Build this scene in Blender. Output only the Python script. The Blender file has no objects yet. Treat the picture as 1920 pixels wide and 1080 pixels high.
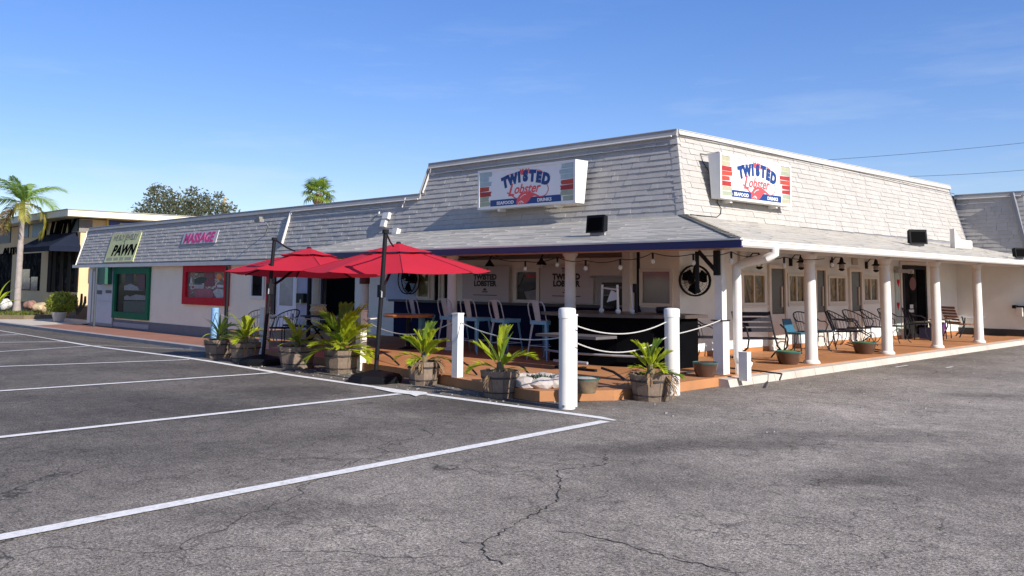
import bpy, bmesh, math, random
from mathutils import Vector as V, Matrix as MX, Euler
random.seed(7)
SC = bpy.context.scene
COL = SC.collection
# ------------------------------------------------------------------ camera, light, exposure
CAM_H, FPX = 1.6, 1664.0
PITCH, ROLL = math.radians(5.2), math.radians(0.43)
PPY = 530.5 - FPX * math.tan(PITCH)
r2 = math.sqrt(.5)
F0, R0, U0 = V((-r2, r2, 0)), V((r2, r2, 0)), V((0, 0, 1))
CF = F0 * math.cos(PITCH) + U0 * math.sin(PITCH)
u1 = -F0 * math.sin(PITCH) + U0 * math.cos(PITCH)
CR = R0 * math.cos(ROLL) + u1 * math.sin(ROLL)
CU = -R0 * math.sin(ROLL) + u1 * math.cos(ROLL)
CP = V((0, 0, CAM_H))
cam = bpy.data.cameras.new('camera'); camo = bpy.data.objects.new('camera', cam); COL.objects.link(camo)
cam.sensor_width = 36; cam.lens = 36 * FPX / 1920; cam.clip_end = 3000; cam.clip_start = .05
cam.shift_y = (PPY - 540) / 1920
m = MX.Identity(4)
for i, c in enumerate((CR, CU, -CF)):
    for j in range(3): m[j][i] = c[j]
m.translation = CP
camo.matrix_world = m
SC.camera = camo
SUN_EL, SUN_AZ = math.radians(29), math.radians(-.7)          # azimuth from +X towards +Y
SUN = V((math.cos(SUN_EL) * math.cos(SUN_AZ), math.cos(SUN_EL) * math.sin(SUN_AZ), math.sin(SUN_EL)))
W = bpy.data.worlds.new('World'); SC.world = W; W.use_nodes = True
nt = W.node_tree; nt.nodes.clear()
sky = nt.nodes.new('ShaderNodeTexSky'); sky.sky_type = 'NISHITA'; sky.sun_disc = False
sky.sun_elevation = SUN_EL; sky.sun_rotation = math.radians(90) - SUN_AZ
sky.air_density = 1.0; sky.dust_density = .3; sky.ozone_density = 2.2; sky.altitude = 0
ctc = nt.nodes.new('ShaderNodeTexCoord'); cmp_ = nt.nodes.new('ShaderNodeMapping'); cmp_.inputs['Scale'].default_value = (2.2, 2.2, 15); cmp_.inputs['Location'].default_value = (.3, .1, .4)
cnz = nt.nodes.new('ShaderNodeTexNoise'); cnz.inputs['Scale'].default_value = 1.6; cnz.inputs['Detail'].default_value = 7; cnz.inputs['Roughness'].default_value = .62
nt.links.new(ctc.outputs['Generated'], cmp_.inputs[0]); nt.links.new(cmp_.outputs[0], cnz.inputs['Vector'])
crm = nt.nodes.new('ShaderNodeMapRange'); crm.inputs[1].default_value = .52; crm.inputs[2].default_value = .80; crm.inputs[3].default_value = 0; crm.inputs[4].default_value = .36
nt.links.new(cnz.outputs[0], crm.inputs[0])
csp = nt.nodes.new('ShaderNodeSeparateXYZ'); nt.links.new(ctc.outputs['Generated'], csp.inputs[0])
cme = nt.nodes.new('ShaderNodeMapRange'); cme.inputs[1].default_value = .10; cme.inputs[2].default_value = .30; cme.inputs[3].default_value = 1; cme.inputs[4].default_value = .18
nt.links.new(csp.outputs[2], cme.inputs[0])
cml = nt.nodes.new('ShaderNodeMath'); cml.operation = 'MULTIPLY'; nt.links.new(crm.outputs[0], cml.inputs[0]); nt.links.new(cme.outputs[0], cml.inputs[1])
cmx = nt.nodes.new('ShaderNodeMix'); cmx.data_type = 'RGBA'; cmx.inputs[7].default_value = (3.6, 4.0, 4.5, 1); nt.links.new(cml.outputs[0], cmx.inputs[0])
bg = nt.nodes.new('ShaderNodeBackground'); bg.inputs[1].default_value = .104
wo = nt.nodes.new('ShaderNodeOutputWorld')
hs = nt.nodes.new('ShaderNodeHueSaturation'); hs.inputs['Saturation'].default_value = 1.35; hs.inputs['Hue'].default_value = .512
gm = nt.nodes.new('ShaderNodeGamma'); gm.inputs[1].default_value = .75
tn = nt.nodes.new('ShaderNodeMix'); tn.data_type = 'RGBA'; tn.blend_type = 'MULTIPLY'; tn.inputs[0].default_value = 1; tn.inputs[7].default_value = (.95, 1, 1.2, 1)
nt.links.new(sky.outputs[0], tn.inputs[6]); nt.links.new(tn.outputs[2], gm.inputs[0]); nt.links.new(gm.outputs[0], hs.inputs['Color']); nt.links.new(hs.outputs[0], cmx.inputs[6]); nt.links.new(cmx.outputs[2], bg.inputs[0]); nt.links.new(bg.outputs[0], wo.inputs[0])
sl = bpy.data.lights.new('sun', 'SUN'); sl.energy = 3.25; sl.angle = math.radians(.5); sl.color = (1, .96, .905)
so = bpy.data.objects.new('sun', sl); COL.objects.link(so)
so.rotation_euler = (-SUN).to_track_quat('-Z', 'Y').to_euler(); so.location = (20, 0, 30)
SC.view_settings.view_transform = 'Standard'; SC.view_settings.look = 'None'
SC.view_settings.exposure = 1.08; SC.view_settings.gamma = 1; SC.view_settings.use_curve_mapping = False
SC.cycles.max_bounces = 8; SC.cycles.diffuse_bounces = 5; SC.cycles.glossy_bounces = 3
SC.cycles.use_denoising = True

# ------------------------------------------------------------------ measuring helpers (photo pixel -> point on a real plane)
def ray(x, y): return CF * FPX + CR * (x - 960) - CU * (y - PPY)
def onp(x, y, P, N):
    d = ray(x, y); N = V(N); return CP + d * ((V(P) - CP).dot(N) / d.dot(N))
def onz(x, y, z=0.): return onp(x, y, (0, 0, z), (0, 0, 1))
def onx(x, y, X): return onp(x, y, (X, 0, 0), (1, 0, 0))
def ony(x, y, Y): return onp(x, y, (0, Y, 0), (0, 1, 0))
def sm(a, b, x):
    t = max(0., min(1., (x - a) / (b - a))); return t * t * (3 - 2 * t)
def ground(x, y):
    s = sm(-16, -26, x)
    return -s * (.02 * max(0, min(7, y - 2)) + .105 * max(0, min(3.6, y - 9)))
def ong(x, y):
    p = onz(x, y, 0)
    for _ in range(12): p = onz(x, y, ground(p.x, p.y))
    return p

# ------------------------------------------------------------------ materials
MATS = {}
def M(name, col, rough=.65, var=.08, scale=4., bump=0., bscale=60., metal=0., island=0., spec=.4, dirt=0., coat=0.):
    if name in MATS: return MATS[name]
    mt = bpy.data.materials.new(name); mt.use_nodes = True; MATS[name] = mt
    n = mt.node_tree; L = n.links.new
    b = n.nodes['Principled BSDF']
    b.inputs['Roughness'].default_value = rough; b.inputs['Metallic'].default_value = metal
    b.inputs['Specular IOR Level'].default_value = spec; b.inputs['Coat Weight'].default_value = coat
    tc = n.nodes.new('ShaderNodeTexCoord')
    nz = n.nodes.new('ShaderNodeTexNoise'); nz.inputs['Scale'].default_value = scale; nz.inputs['Detail'].default_value = 6
    nz.inputs['Roughness'].default_value = .65
    L(tc.outputs['Object'], nz.inputs['Vector'])
    mr = n.nodes.new('ShaderNodeMapRange'); mr.inputs[1].default_value = .25; mr.inputs[2].default_value = .75
    mr.inputs[3].default_value = 1 - var * 1.6; mr.inputs[4].default_value = 1 + var
    L(nz.outputs[0], mr.inputs[0])
    val = mr.outputs[0]
    if island:
        ge = n.nodes.new('ShaderNodeNewGeometry'); oi = n.nodes.new('ShaderNodeObjectInfo')
        ad = n.nodes.new('ShaderNodeMath'); ad.operation = 'ADD'
        L(ge.outputs['Random Per Island'], ad.inputs[0]); L(oi.outputs['Random'], ad.inputs[1])
        fr = n.nodes.new('ShaderNodeMath'); fr.operation = 'FRACT'; L(ad.outputs[0], fr.inputs[0])
        m2 = n.nodes.new('ShaderNodeMapRange'); m2.inputs[3].default_value = 1 - island; m2.inputs[4].default_value = 1 + island
        L(fr.outputs[0], m2.inputs[0])
        mu = n.nodes.new('ShaderNodeMath'); mu.operation = 'MULTIPLY'; L(val, mu.inputs[0]); L(m2.outputs[0], mu.inputs[1]); val = mu.outputs[0]
    vm = n.nodes.new('ShaderNodeVectorMath'); vm.operation = 'SCALE'; vm.inputs[0].default_value = col[:3]
    L(val, vm.inputs['Scale'])
    out = vm.outputs[0]
    if dirt:
        n2 = n.nodes.new('ShaderNodeTexNoise'); n2.inputs['Scale'].default_value = scale * .35; n2.inputs['Detail'].default_value = 8
        n2.inputs['Roughness'].default_value = .75
        L(tc.outputs['Object'], n2.inputs['Vector'])
        m3 = n.nodes.new('ShaderNodeMapRange'); m3.inputs[1].default_value = .5; m3.inputs[2].default_value = .72; m3.inputs[3].default_value = 0; m3.inputs[4].default_value = dirt
        L(n2.outputs[0], m3.inputs[0])
        mx = n.nodes.new('ShaderNodeMix'); mx.data_type = 'RGBA'; L(m3.outputs[0], mx.inputs[0]); L(out, mx.inputs[6])
        mx.inputs[7].default_value = (col[0] * .45 + .02, col[1] * .42 + .015, col[2] * .38 + .01, 1); out = mx.outputs[2]
    L(out, b.inputs['Base Color'])
    if bump:
        bz = n.nodes.new('ShaderNodeTexNoise'); bz.inputs['Scale'].default_value = bscale; bz.inputs['Detail'].default_value = 4
        L(tc.outputs['Object'], bz.inputs['Vector'])
        bu = n.nodes.new('ShaderNodeBump'); bu.inputs['Strength'].default_value = bump; bu.inputs['Distance'].default_value = .01
        L(bz.outputs[0], bu.inputs['Height']); L(bu.outputs[0], b.inputs['Normal'])
    return mt
def mottled(name, cols, scale=3., rough=.1, stretch=(1, 1, 1), spec=.6):
    """things seen dimly through a shop window: patches of several colours"""
    mt = bpy.data.materials.new(name); mt.use_nodes = True; n = mt.node_tree; L = n.links.new
    b = n.nodes['Principled BSDF']; b.inputs['Roughness'].default_value = rough; b.inputs['Specular IOR Level'].default_value = spec
    tc = n.nodes.new('ShaderNodeTexCoord'); mp = n.nodes.new('ShaderNodeMapping'); mp.inputs['Scale'].default_value = stretch
    L(tc.outputs['Object'], mp.inputs[0])
    nz = n.nodes.new('ShaderNodeTexNoise'); nz.inputs['Scale'].default_value = scale; nz.inputs['Detail'].default_value = 3; nz.inputs['Distortion'].default_value = .8
    L(mp.outputs[0], nz.inputs['Vector'])
    cr = n.nodes.new('ShaderNodeValToRGB'); el = cr.color_ramp.elements; cr.color_ramp.interpolation = 'EASE'
    for i, c in enumerate(cols):
        p = .3 + .4 * i / max(1, len(cols) - 1)
        e = el[i] if i < 2 else el.new(p)
        e.position = p; e.color = (*c, 1)
    L(nz.outputs[0], cr.inputs[0]); L(cr.outputs[0], b.inputs['Base Color'])
    return mt

shingle_front = M('grey_painted_shingle', (.41, .380, .338), .85, .06, 5, .35, 90, island=.055)
shingle_low = M('canopy_shingle', (.43, .395, .335), .9, .10, 3, .35, 90, island=.07, dirt=.15)
roof_felt = M('shingle_underlay', (.20, .20, .21), .9, .1, 3)
cap_white = M('pale_flashing', (.50, .47, .42), .6, .08, 2)
flash_grey = M('grey_flashing', (.36, .34, .31), .6, .08, 2)
white_paint = M('white_paint', (.71, .665, .60), .5, .06, 3, dirt=.22)
white_trim = M('white_trim', (.67, .615, .53), .5, .06, 3)
wall_white = M('painted_wall', (.84, .775, .66), .75, .06, 1.2, .15, 40, dirt=.16)
wall_cream = M('cream_stucco_wall', (.89, .765, .56), .85, .05, 1.0, .3, 60, dirt=.14)
wall_side = M('side_wall_paint', (.72, .755, .71), .75, .06, 1.2, .15, 40, dirt=.14)
wall_blue = M('pale_blue_wall', (.42, .47, .60), .7, .06, 2)
navy = M('navy_paint', (.018, .014, .085), .45, .08, 3)
wainscot_navy = M('navy_wainscot', (.010, .011, .045), .7, .12, 4, spec=.04)
soffit_mat = M('soffit_boards', (.74, .60, .50), .7, .08, 2)
plinth_grey = M('grey_plinth', (.17, .16, .165), .8, .1, 2)
plinth_dark = M('dark_plinth', (.045, .045, .043), .7, .1, 2)
black_metal = M('black_metal', (.012, .012, .014), .55, .2, 20, spec=.15)
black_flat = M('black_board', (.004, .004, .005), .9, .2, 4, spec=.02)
iron = M('wrought_iron', (.028, .026, .032), .7, .3, 30, spec=.08)
glass_dark = mottled('dark_window_glass', [(.006, .007, .007), (.018, .018, .017), (.05, .047, .04)], 2.2, .2, spec=.0)
steel_grey = M('galvanised_grey', (.30, .30, .31), .5, .1, 15)
green_paint = M('green_paint', (.010, .13, .06), .6, .1, 4, spec=.1)
red_paint = M('red_paint', (.52, .010, .022), .6, .1, 4, spec=.1)

# ------------------------------------------------------------------ mesh building
class B:
    def __init__(s): s.v = []; s.f = []
    def add(s, vs, fs):
        o = len(s.v); s.v += [tuple(q) for q in vs]; s.f += [tuple(i + o for i in f) for f in fs]; return s
    def hexa(s, p): # 8 corners: bottom ring 0-3, top ring 4-7
        return s.add(p, [(3, 2, 1, 0), (4, 5, 6, 7), (0, 1, 5, 4), (1, 2, 6, 5), (2, 3, 7, 6), (3, 0, 4, 7)])
    def box(s, c, d, rz=0.):
        x, y, z = d[0] / 2, d[1] / 2, d[2] / 2; ca, sa = math.cos(rz), math.sin(rz)
        P = [(-x, -y, -z), (x, -y, -z), (x, y, -z), (-x, y, -z), (-x, -y, z), (x, -y, z), (x, y, z), (-x, y, z)]
        return s.hexa([(c[0] + a * ca - b * sa, c[1] + a * sa + b * ca, c[2] + e) for a, b, e in P])
    def span(s, a, b): # box between two corners
        return s.box([(a[i] + b[i]) / 2 for i in range(3)], [abs(a[i] - b[i]) for i in range(3)])
    def fbox(s, fr, a0, a1, b0, b1, c0, c1):
        q = [fr(a, b, c) for c in (c0, c1) for a, b in ((a0, b0), (a1, b0), (a1, b1), (a0, b1))]
        return s.hexa(q)
    def tube(s, pts, r, n=8, closed=False, cap=True):
        pts = [V(p) for p in pts]; N = len(pts); rings = []
        t0 = (pts[1] - pts[0]).normalized()
        nor = t0.cross(V((0, 0, 1)) if abs(t0.z) < .9 else V((1, 0, 0))).normalized()
        for i, p in enumerate(pts):
            if closed: t = (pts[(i + 1) % N] - pts[i - 1]).normalized()
            else: t = (pts[min(i + 1, N - 1)] - pts[max(i - 1, 0)]).normalized()
            nor = (nor - t * nor.dot(t)).normalized(); bi = t.cross(nor)
            rr = r[i] if isinstance(r, (list, tuple)) else r
            rings.append([p + (nor * math.cos(2 * math.pi * k / n) + bi * math.sin(2 * math.pi * k / n)) * rr for k in range(n)])
        vs = [q for R in rings for q in R]; fs = []
        for i in range(N if closed else N - 1):
            j = (i + 1) % N
            for k in range(n): fs.append((i * n + k, i * n + (k + 1) % n, j * n + (k + 1) % n, j * n + k))
        if cap and not closed: fs += [tuple(range(n - 1, -1, -1)), tuple((N - 1) * n + k for k in range(n))]
        return s.add(vs, fs)
    def lathe(s, prof, n=24, c=(0, 0, 0), cap=True, ph=0.):
        vs = [(c[0] + r * math.cos(2 * math.pi * k / n + ph), c[1] + r * math.sin(2 * math.pi * k / n + ph), c[2] + z) for r, z in prof for k in range(n)]
        fs = [(i * n + k, i * n + (k + 1) % n, (i + 1) * n + (k + 1) % n, (i + 1) * n + k) for i in range(len(prof) - 1) for k in range(n)]
        if cap: fs += [tuple(range(n - 1, -1, -1)), tuple((len(prof) - 1) * n + k for k in range(n))]
        return s.add(vs, fs)
    def prism(s, poly, fr, c0, c1): # 2-D outline in frame fr, counter-clockwise seen from outside
        n = len(poly)
        vs = [fr(a, b, c0) for a, b in poly] + [fr(a, b, c1) for a, b in poly]
        fs = [tuple(range(n - 1, -1, -1)), tuple(range(n, 2 * n))] + [(i, (i + 1) % n, n + (i + 1) % n, n + i) for i in range(n)]
        return s.add(vs, fs)
    def ball(s, c, r, n=8, sc=(1, 1, 1)):
        pr = [(math.sin(math.pi * i / n) , -math.cos(math.pi * i / n)) for i in range(n + 1)]
        vs = [(c[0] + r * sc[0] * max(a, 1e-4) * math.cos(2 * math.pi * k / (n + 2)), c[1] + r * sc[1] * max(a, 1e-4) * math.sin(2 * math.pi * k / (n + 2)), c[2] + r * sc[2] * z) for a, z in pr for k in range(n + 2)]
        q = n + 2
        return s.add(vs, [(i * q + k, i * q + (k + 1) % q, (i + 1) * q + (k + 1) % q, (i + 1) * q + k) for i in range(n) for k in range(q)])
    def sheet(s, grid): # rows of points
        h, w = len(grid), len(grid[0])
        return s.add([p for r in grid for p in r], [(i * w + j, i * w + j + 1, (i + 1) * w + j + 1, (i + 1) * w + j) for i in range(h - 1) for j in range(w - 1)])
class Fr: # plane frame: origin, right, up (outward normal = right x up)
    def __init__(s, o, u, v): s.o, s.u, s.v = V(o), V(u).normalized(), V(v).normalized(); s.n = s.u.cross(s.v).normalized()
    def __call__(s, a, b, c=0.): return s.o + s.u * a + s.v * b + s.n * c
    def ab(s, p): d = V(p) - s.o; return d.dot(s.u), d.dot(s.v)
    def mat(s, a=0, b=0, c=0):
        m = MX.Identity(4)
        for i, q in enumerate((s.u, s.v, s.n)):
            for j in range(3): m[j][i] = q[j]
        m.translation = s(a, b, c); return m
def mesh(b, name, mat=None, smooth=False):
    me = bpy.data.meshes.new(name); me.from_pydata(b.v, [], b.f); 
    if mat: me.materials.append(mat)
    if smooth:
        me.polygons.foreach_set('use_smooth', [True] * len(me.polygons))
        try: me.set_sharp_from_angle(angle=math.radians(40))
        except Exception: pass
    me.update(); return me
def link(name, me, parent=None, kind=None, label=None):
    o = bpy.data.objects.new(name, me); COL.objects.link(o)
    if parent is not None:
        o.parent = parent
        if parent.get('_w'): o.matrix_parent_inverse = MX.Translation(-V(parent['_w']))
    if kind: o['kind'] = kind
    if label: o['label'] = label
    return o
def obj(name, b, mat, parent=None, smooth=False, kind=None, label=None): return link(name, mesh(b, name, mat, smooth), parent, kind, label)
def tag(o, label, cat, group=None):
    o['label'] = label; o['category'] = cat
    if group: o['group'] = group
    return o
def thing(name, label, cat, loc=(0, 0, 0), rz=0., group=None, world=False):
    """Empty at the base; world=True: parts are given in world coordinates"""
    o = bpy.data.objects.new(name, None); COL.objects.link(o); o.location = loc; o.rotation_euler = (0, 0, rz)
    o.empty_display_size = .1
    if world: o['_w'] = tuple(loc)
    return tag(o, label, cat, group)
def kids(o): return [c for c in o.children]
def dup(o, loc, rz=0., label=None, group=None, scale=None):
    r = o.copy(); COL.objects.link(r); r.location = loc; r.rotation_euler = (0, 0, rz)
    if scale: r.scale = (scale,) * 3
    if label: r['label'] = label
    if group: r['group'] = group
    def rec(a, b):
        for c in a.children:
            d = c.copy(); COL.objects.link(d); d.parent = b; d.matrix_parent_inverse = c.matrix_parent_inverse.copy(); rec(c, d)
    src = list(o.children)
    for c in src:
        d = c.copy(); COL.objects.link(d); d.parent = r
        for g in list(c.children):
            e = g.copy(); COL.objects.link(e); e.parent = d
    return r
def text_bm(body, size, fr, a, b, c=0.004, ext=.002, bold=0., shear=0., align='CENTER', rot=0., sx=1.):
    cu = bpy.data.curves.new('lettering', 'FONT'); cu.body = body; cu.size = size; cu.extrude = ext; cu.offset = bold; cu.shear = shear
    cu.align_x = align; cu.align_y = 'BOTTOM_BASELINE'; cu.resolution_u = 3
    o = bpy.data.objects.new('lettering', cu); COL.objects.link(o)
    dg = bpy.context.evaluated_depsgraph_get(); me = bpy.data.meshes.new_from_object(o.evaluated_get(dg))
    bpy.data.objects.remove(o); bpy.data.curves.remove(cu)
    ca, sa = math.cos(rot), math.sin(rot); q = B()
    q.v = [tuple(fr(a + (v.co.x * sx) * ca - v.co.y * sa, b + (v.co.x * sx) * sa + v.co.y * ca, c + v.co.z)) for v in me.vertices]
    q.f = [tuple(p.vertices) for p in me.polygons]
    bpy.data.meshes.remove(me); return q
def merge(*bs):
    q = B()
    for b in bs: q.add(b.v, b.f)
    return q
# ------------------------------------------------------------------ ground
def asphalt_mat():
    mt = bpy.data.materials.new('weathered_asphalt'); mt.use_nodes = True; n = mt.node_tree; L = n.links.new
    b = n.nodes['Principled BSDF']; b.inputs['Roughness'].default_value = .88; b.inputs['Specular IOR Level'].default_value = .25
    tc = n.nodes.new('ShaderNodeTexCoord')
    def noise(sc, det=6, rough=.6, dist=0.):
        z = n.nodes.new('ShaderNodeTexNoise'); z.inputs['Scale'].default_value = sc; z.inputs['Detail'].default_value = det
        z.inputs['Roughness'].default_value = rough; z.inputs['Distortion'].default_value = dist; L(tc.outputs['Object'], z.inputs['Vector']); return z.outputs[0]
    def mr(v, a, b_, c, d):
        q = n.nodes.new('ShaderNodeMapRange'); q.inputs[1].default_value = a; q.inputs[2].default_value = b_; q.inputs[3].default_value = c; q.inputs[4].default_value = d; L(v, q.inputs[0]); return q.outputs[0]
    def mul(a, c):
        q = n.nodes.new('ShaderNodeMath'); q.operation = 'MULTIPLY'; L(a, q.inputs[0])
        if isinstance(c, (int, float)): q.inputs[1].default_value = c
        else: L(c, q.inputs[1])
        return q.outputs[0]
    v = mr(noise(.23, 7, .65, .4), .3, .72, .52, 1.42)                # big worn and dark areas
    v = mul(v, mr(noise(1.3, 6, .7), .3, .7, .80, 1.18))
    v = mul(v, mr(noise(8, 5, .75), .3, .7, .66, 1.32))
    v = mul(v, mr(noise(46, 3, .75), .30, .70, .14, 2.15))            # stones in the surface
    v = mul(v, mr(noise(150, 2, .6), .35, .65, .5, 1.6))
    sp = n.nodes.new('ShaderNodeTexVoronoi'); sp.inputs['Scale'].default_value = 38; L(tc.outputs['Object'], sp.inputs['Vector'])
    s2 = mr(sp.outputs['Distance'], .0, .22, 1.75, 1.0)
    v = mul(v, s2)
    # fine crazing and a few long cracks
    def cracks(sc, w, lo, hi, depth, seed):
        dn = n.nodes.new('ShaderNodeTexNoise'); dn.inputs['Scale'].default_value = sc * 2.2; dn.inputs['Detail'].default_value = 5
        L(tc.outputs['Object'], dn.inputs['Vector'])
        ms = n.nodes.new('ShaderNodeVectorMath'); ms.operation = 'SCALE'; ms.inputs['Scale'].default_value = .55 / sc; L(dn.outputs['Color'], ms.inputs[0])
        ad = n.nodes.new('ShaderNodeVectorMath'); ad.operation = 'ADD'; L(tc.outputs['Object'], ad.inputs[0]); L(ms.outputs[0], ad.inputs[1])
        vo = n.nodes.new('ShaderNodeTexVoronoi'); vo.feature = 'DISTANCE_TO_EDGE'; vo.inputs['Scale'].default_value = sc; L(ad.outputs[0], vo.inputs['Vector'])
        c = mr(vo.outputs['Distance'], 0, w, 1, 0)
        mk = mr(noise(sc * .35 + seed, 3), lo, hi, 0, depth)
        return mr(mul(c, mk), 0, 1, 1, 0)
    v = mul(v, cracks(.42, .006, .5, .58, .75, .0))
    v = mul(v, cracks(1.15, .010, .46, .56, .62, .2))
    v = mul(v, cracks(3.2, .03, .40, .58, .5, .1))
    # oily stains and the darker strip along the kerb
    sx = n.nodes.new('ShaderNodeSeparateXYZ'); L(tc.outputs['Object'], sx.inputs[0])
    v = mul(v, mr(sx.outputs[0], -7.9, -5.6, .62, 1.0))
    wob = noise(.9, 5, .7)
    dt_ = n.nodes.new('ShaderNodeMath'); dt_.operation = 'ADD'; L(sx.outputs[0], dt_.inputs[0]); L(sx.outputs[1], dt_.inputs[1])
    d2_ = n.nodes.new('ShaderNodeMath'); d2_.operation = 'ADD'; L(dt_.outputs[0], d2_.inputs[0]); L(mr(wob, .3, .7, -1.6, 1.6), d2_.inputs[1])
    v = mul(v, mr(d2_.outputs[0], -4.5, 2.0, .80, 1.10))            # older seal coat over the bays
    for (px, py, rx, ry) in ((1590, 815, 1.25, .42), (1340, 832, 1.1, .3), (1150, 840, .8, .3), (1630, 905, .55, .16), (1880, 900, 1.3, .8), (1895, 742, 1.3, .3), (560, 735, 1.2, .8), (860, 760, 1.6, .7), (620, 960, 1.0, .35)):
        p = ong(px, py)
        mp = n.nodes.new('ShaderNodeMapping'); mp.vector_type = 'TEXTURE'; mp.inputs['Location'].default_value = p
        mp.inputs['Rotation'].default_value = (0, 0, math.radians(45)); mp.inputs['Scale'].default_value = (rx, ry, 5)
        L(tc.outputs['Object'], mp.inputs[0])
        ln = n.nodes.new('ShaderNodeVectorMath'); ln.operation = 'LENGTH'; L(mp.outputs[0], ln.inputs[0])
        a = n.nodes.new('ShaderNodeMath'); a.operation = 'ADD'; L(ln.outputs['Value'], a.inputs[0]); L(mr(wob, .3, .7, -.45, .45), a.inputs[1])
        v = mul(v, mr(a.outputs[0], .5, 1.25, .66, 1.0))
    vm = n.nodes.new('ShaderNodeVectorMath'); vm.operation = 'SCALE'; vm.inputs[0].default_value = (.212, .180, .146); L(v, vm.inputs['Scale'])
    L(vm.outputs[0], b.inputs['Base Color'])
    bu = n.nodes.new('ShaderNodeBump'); bu.inputs['Strength'].default_value = .55; bu.inputs['Distance'].default_value = .012
    L(noise(70, 3, .7), bu.inputs['Height']); L(bu.outputs[0], b.inputs['Normal'])
    return mt
asphalt = asphalt_mat()
xs = [-900, -300, -120, -80] + [-60 + i for i in range(0, 81)] + [24, 30, 45, 80, 200, 600]
ys = [-400, -120, -50, -25, -15, -10] + [-8 + .6 * i for i in range(0, 60)] + [30, 34, 40, 55, 80, 150, 400, 1200]
g = B().sheet([[(x, y, ground(x, y)) for x in xs] for y in ys])
obj('asphalt_lot', g, asphalt, smooth=True, kind='structure')
paint = M('worn_road_paint', (.76, .725, .67), .8, .16, 34, .3, 90, dirt=.75)
def stripe(P, Q, w, lift=.006, ext0=0., ext1=0., name='parking_line'):
    P, Q = V(P), V(Q); d = (Q - P); d.z = 0; Lg = d.length; d.normalize(); P = P - d * ext0; Lg += ext0 + ext1
    s = V((-d.y, d.x, 0)) * w / 2; N = max(2, int(Lg / .25)); rows = []
    for i in range(N + 1):
        c = P + d * (Lg * i / N); j = random.uniform(-.004, .004)
        rows.append([(c.x + k * (s.x) + j * d.y, c.y + k * s.y, ground(c.x + k * s.x, c.y + k * s.y) + lift) for k in (1, -1)])
    return obj(name, B().sheet(rows), paint, kind='structure')
LP = [ong(*p) for p in ((20, 623.5), (260, 660), (545, 703.5), (800, 740), (1120, 783))]
rows = []
for A, Bq in zip(LP[:-1], LP[1:]):
    N = int((Bq - A).length / .3)
    for i in range(N + (1 if Bq is LP[-1] else 0)):
        c = A.lerp(Bq, i / N); rows.append(c)
d0 = (rows[1] - rows[0]); rows = [rows[0] - d0 * k for k in range(60, 0, -1)] + rows
st = [[(c.x, c.y + k, ground(c.x, c.y + k) + .006) for k in (-.068, .068)] for c in rows]
end = ong(1160, 789); st += [[(end.x - .03, end.y - .06, .006), (end.x - .03, end.y - .0, .006)]]
obj('parking_line', B().sheet(st[:]), paint, kind='structure')
for a, b, w, e1 in (((0, 1010), (1135, 791), .14, .0), ((0, 821), (750, 739.5), .125, 0), ((0, 734), (525, 699), .12, 0), ((0, 688), (355, 675), .12, 0), ((0, 660), (380, 653.5), .1, 0.), ((0, 642.5), (120, 641), .1, 0), ((0, 629), (45, 628), .1, 0)):
    stripe(ong(*a), ong(*b), w, .010, ext0=3.0, ext1=e1)
# spilt line paint
sp = [(652, 0), (735, 731), (762, 734), (782, 735), (800, 737), (803, 741), (788, 742), (780, 745), (769, 741), (750, 739), (735, 737), (700, 729)][1:]
pts = [ong(*p) + V((0, 0, .014)) for p in sp]
obj('paint_splash', B().add(pts, [tuple(range(len(pts)))]), paint, kind='structure')
for i, (px, py, l) in enumerate(((1780, 689, .5), (1690, 687, .9), (1400, 757, .25), (1235, 716, .3))):
    p = ong(px, py); p.y = p.y
    if i < 2: stripe(p - V((0, .35, 0)) * l, p + V((0, .35, 0)) * l, .05, name='paint_scrap')
# cracks that open wide
crack_mat = M('crack_fill', (.022, .021, .02), .95)
def crack(pix, w):
    pts = [ong(*p) for p in pix]; out = []
    for A, Bq in zip(pts[:-1], pts[1:]):
        N = max(2, int((Bq - A).length / .05)); s = V((-(Bq - A).y, (Bq - A).x, 0)).normalized()
        for i in range(N):
            c = A.lerp(Bq, i / N) + s * random.uniform(-.022, .022); k = w * random.uniform(.05, .75)
            out.append([(c.x + s.x * k, c.y + s.y * k, ground(c.x, c.y) + .003), (c.x - s.x * k, c.y - s.y * k, ground(c.x, c.y) + .003)])
    return B().sheet(out)
cr = merge(crack([(1135, 852), (1132, 872), (1045, 882), (1052, 900), (1040, 945), (985, 972), (940, 1000), (905, 1020), (912, 1045), (960, 1062)], .010),
           crack([(905, 1020), (870, 1018), (800, 1000)], .007), crack([(985, 992), (1080, 1000), (1180, 1022), (1250, 1045), (1330, 1062), (1400, 1080)], .009),
           crack([(1045, 882), (960, 884), (880, 890)], .006), crack([(1110, 1012), (1190, 1022), (1290, 1052), (1390, 1076)], .005), crack([(1370, 1012), (1480, 1022), (1560, 1024)], .006), crack([(1280, 992), (1360, 1000), (1420, 1012)], .006))
obj('asphalt_crack', cr, crack_mat, kind='structure')
# loose pale chips near the kerb
bm = B()
for _ in range(130):
    t = random.random(); x = random.uniform(-7.3, -4.2); y = random.uniform(8.5, 22)
    s = random.uniform(.006, .022) * (1.6 if random.random() < .06 else 1); bm.box((x, y, s * .3), (s, s * random.uniform(.6, 1.6), s * .6), random.uniform(0, 3))
for _ in range(120):
    x = random.uniform(-16, -8); y = 8.9 + random.uniform(-.5, .25); s = random.uniform(.008, .03); bm.box((x, y, s * .3), (s, s, s * .6), random.uniform(0, 3))
obj('loose_gravel', bm, M('pale_chips', (.30, .28, .26), .9, .2, 9, island=.3), kind='stuff')

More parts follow.
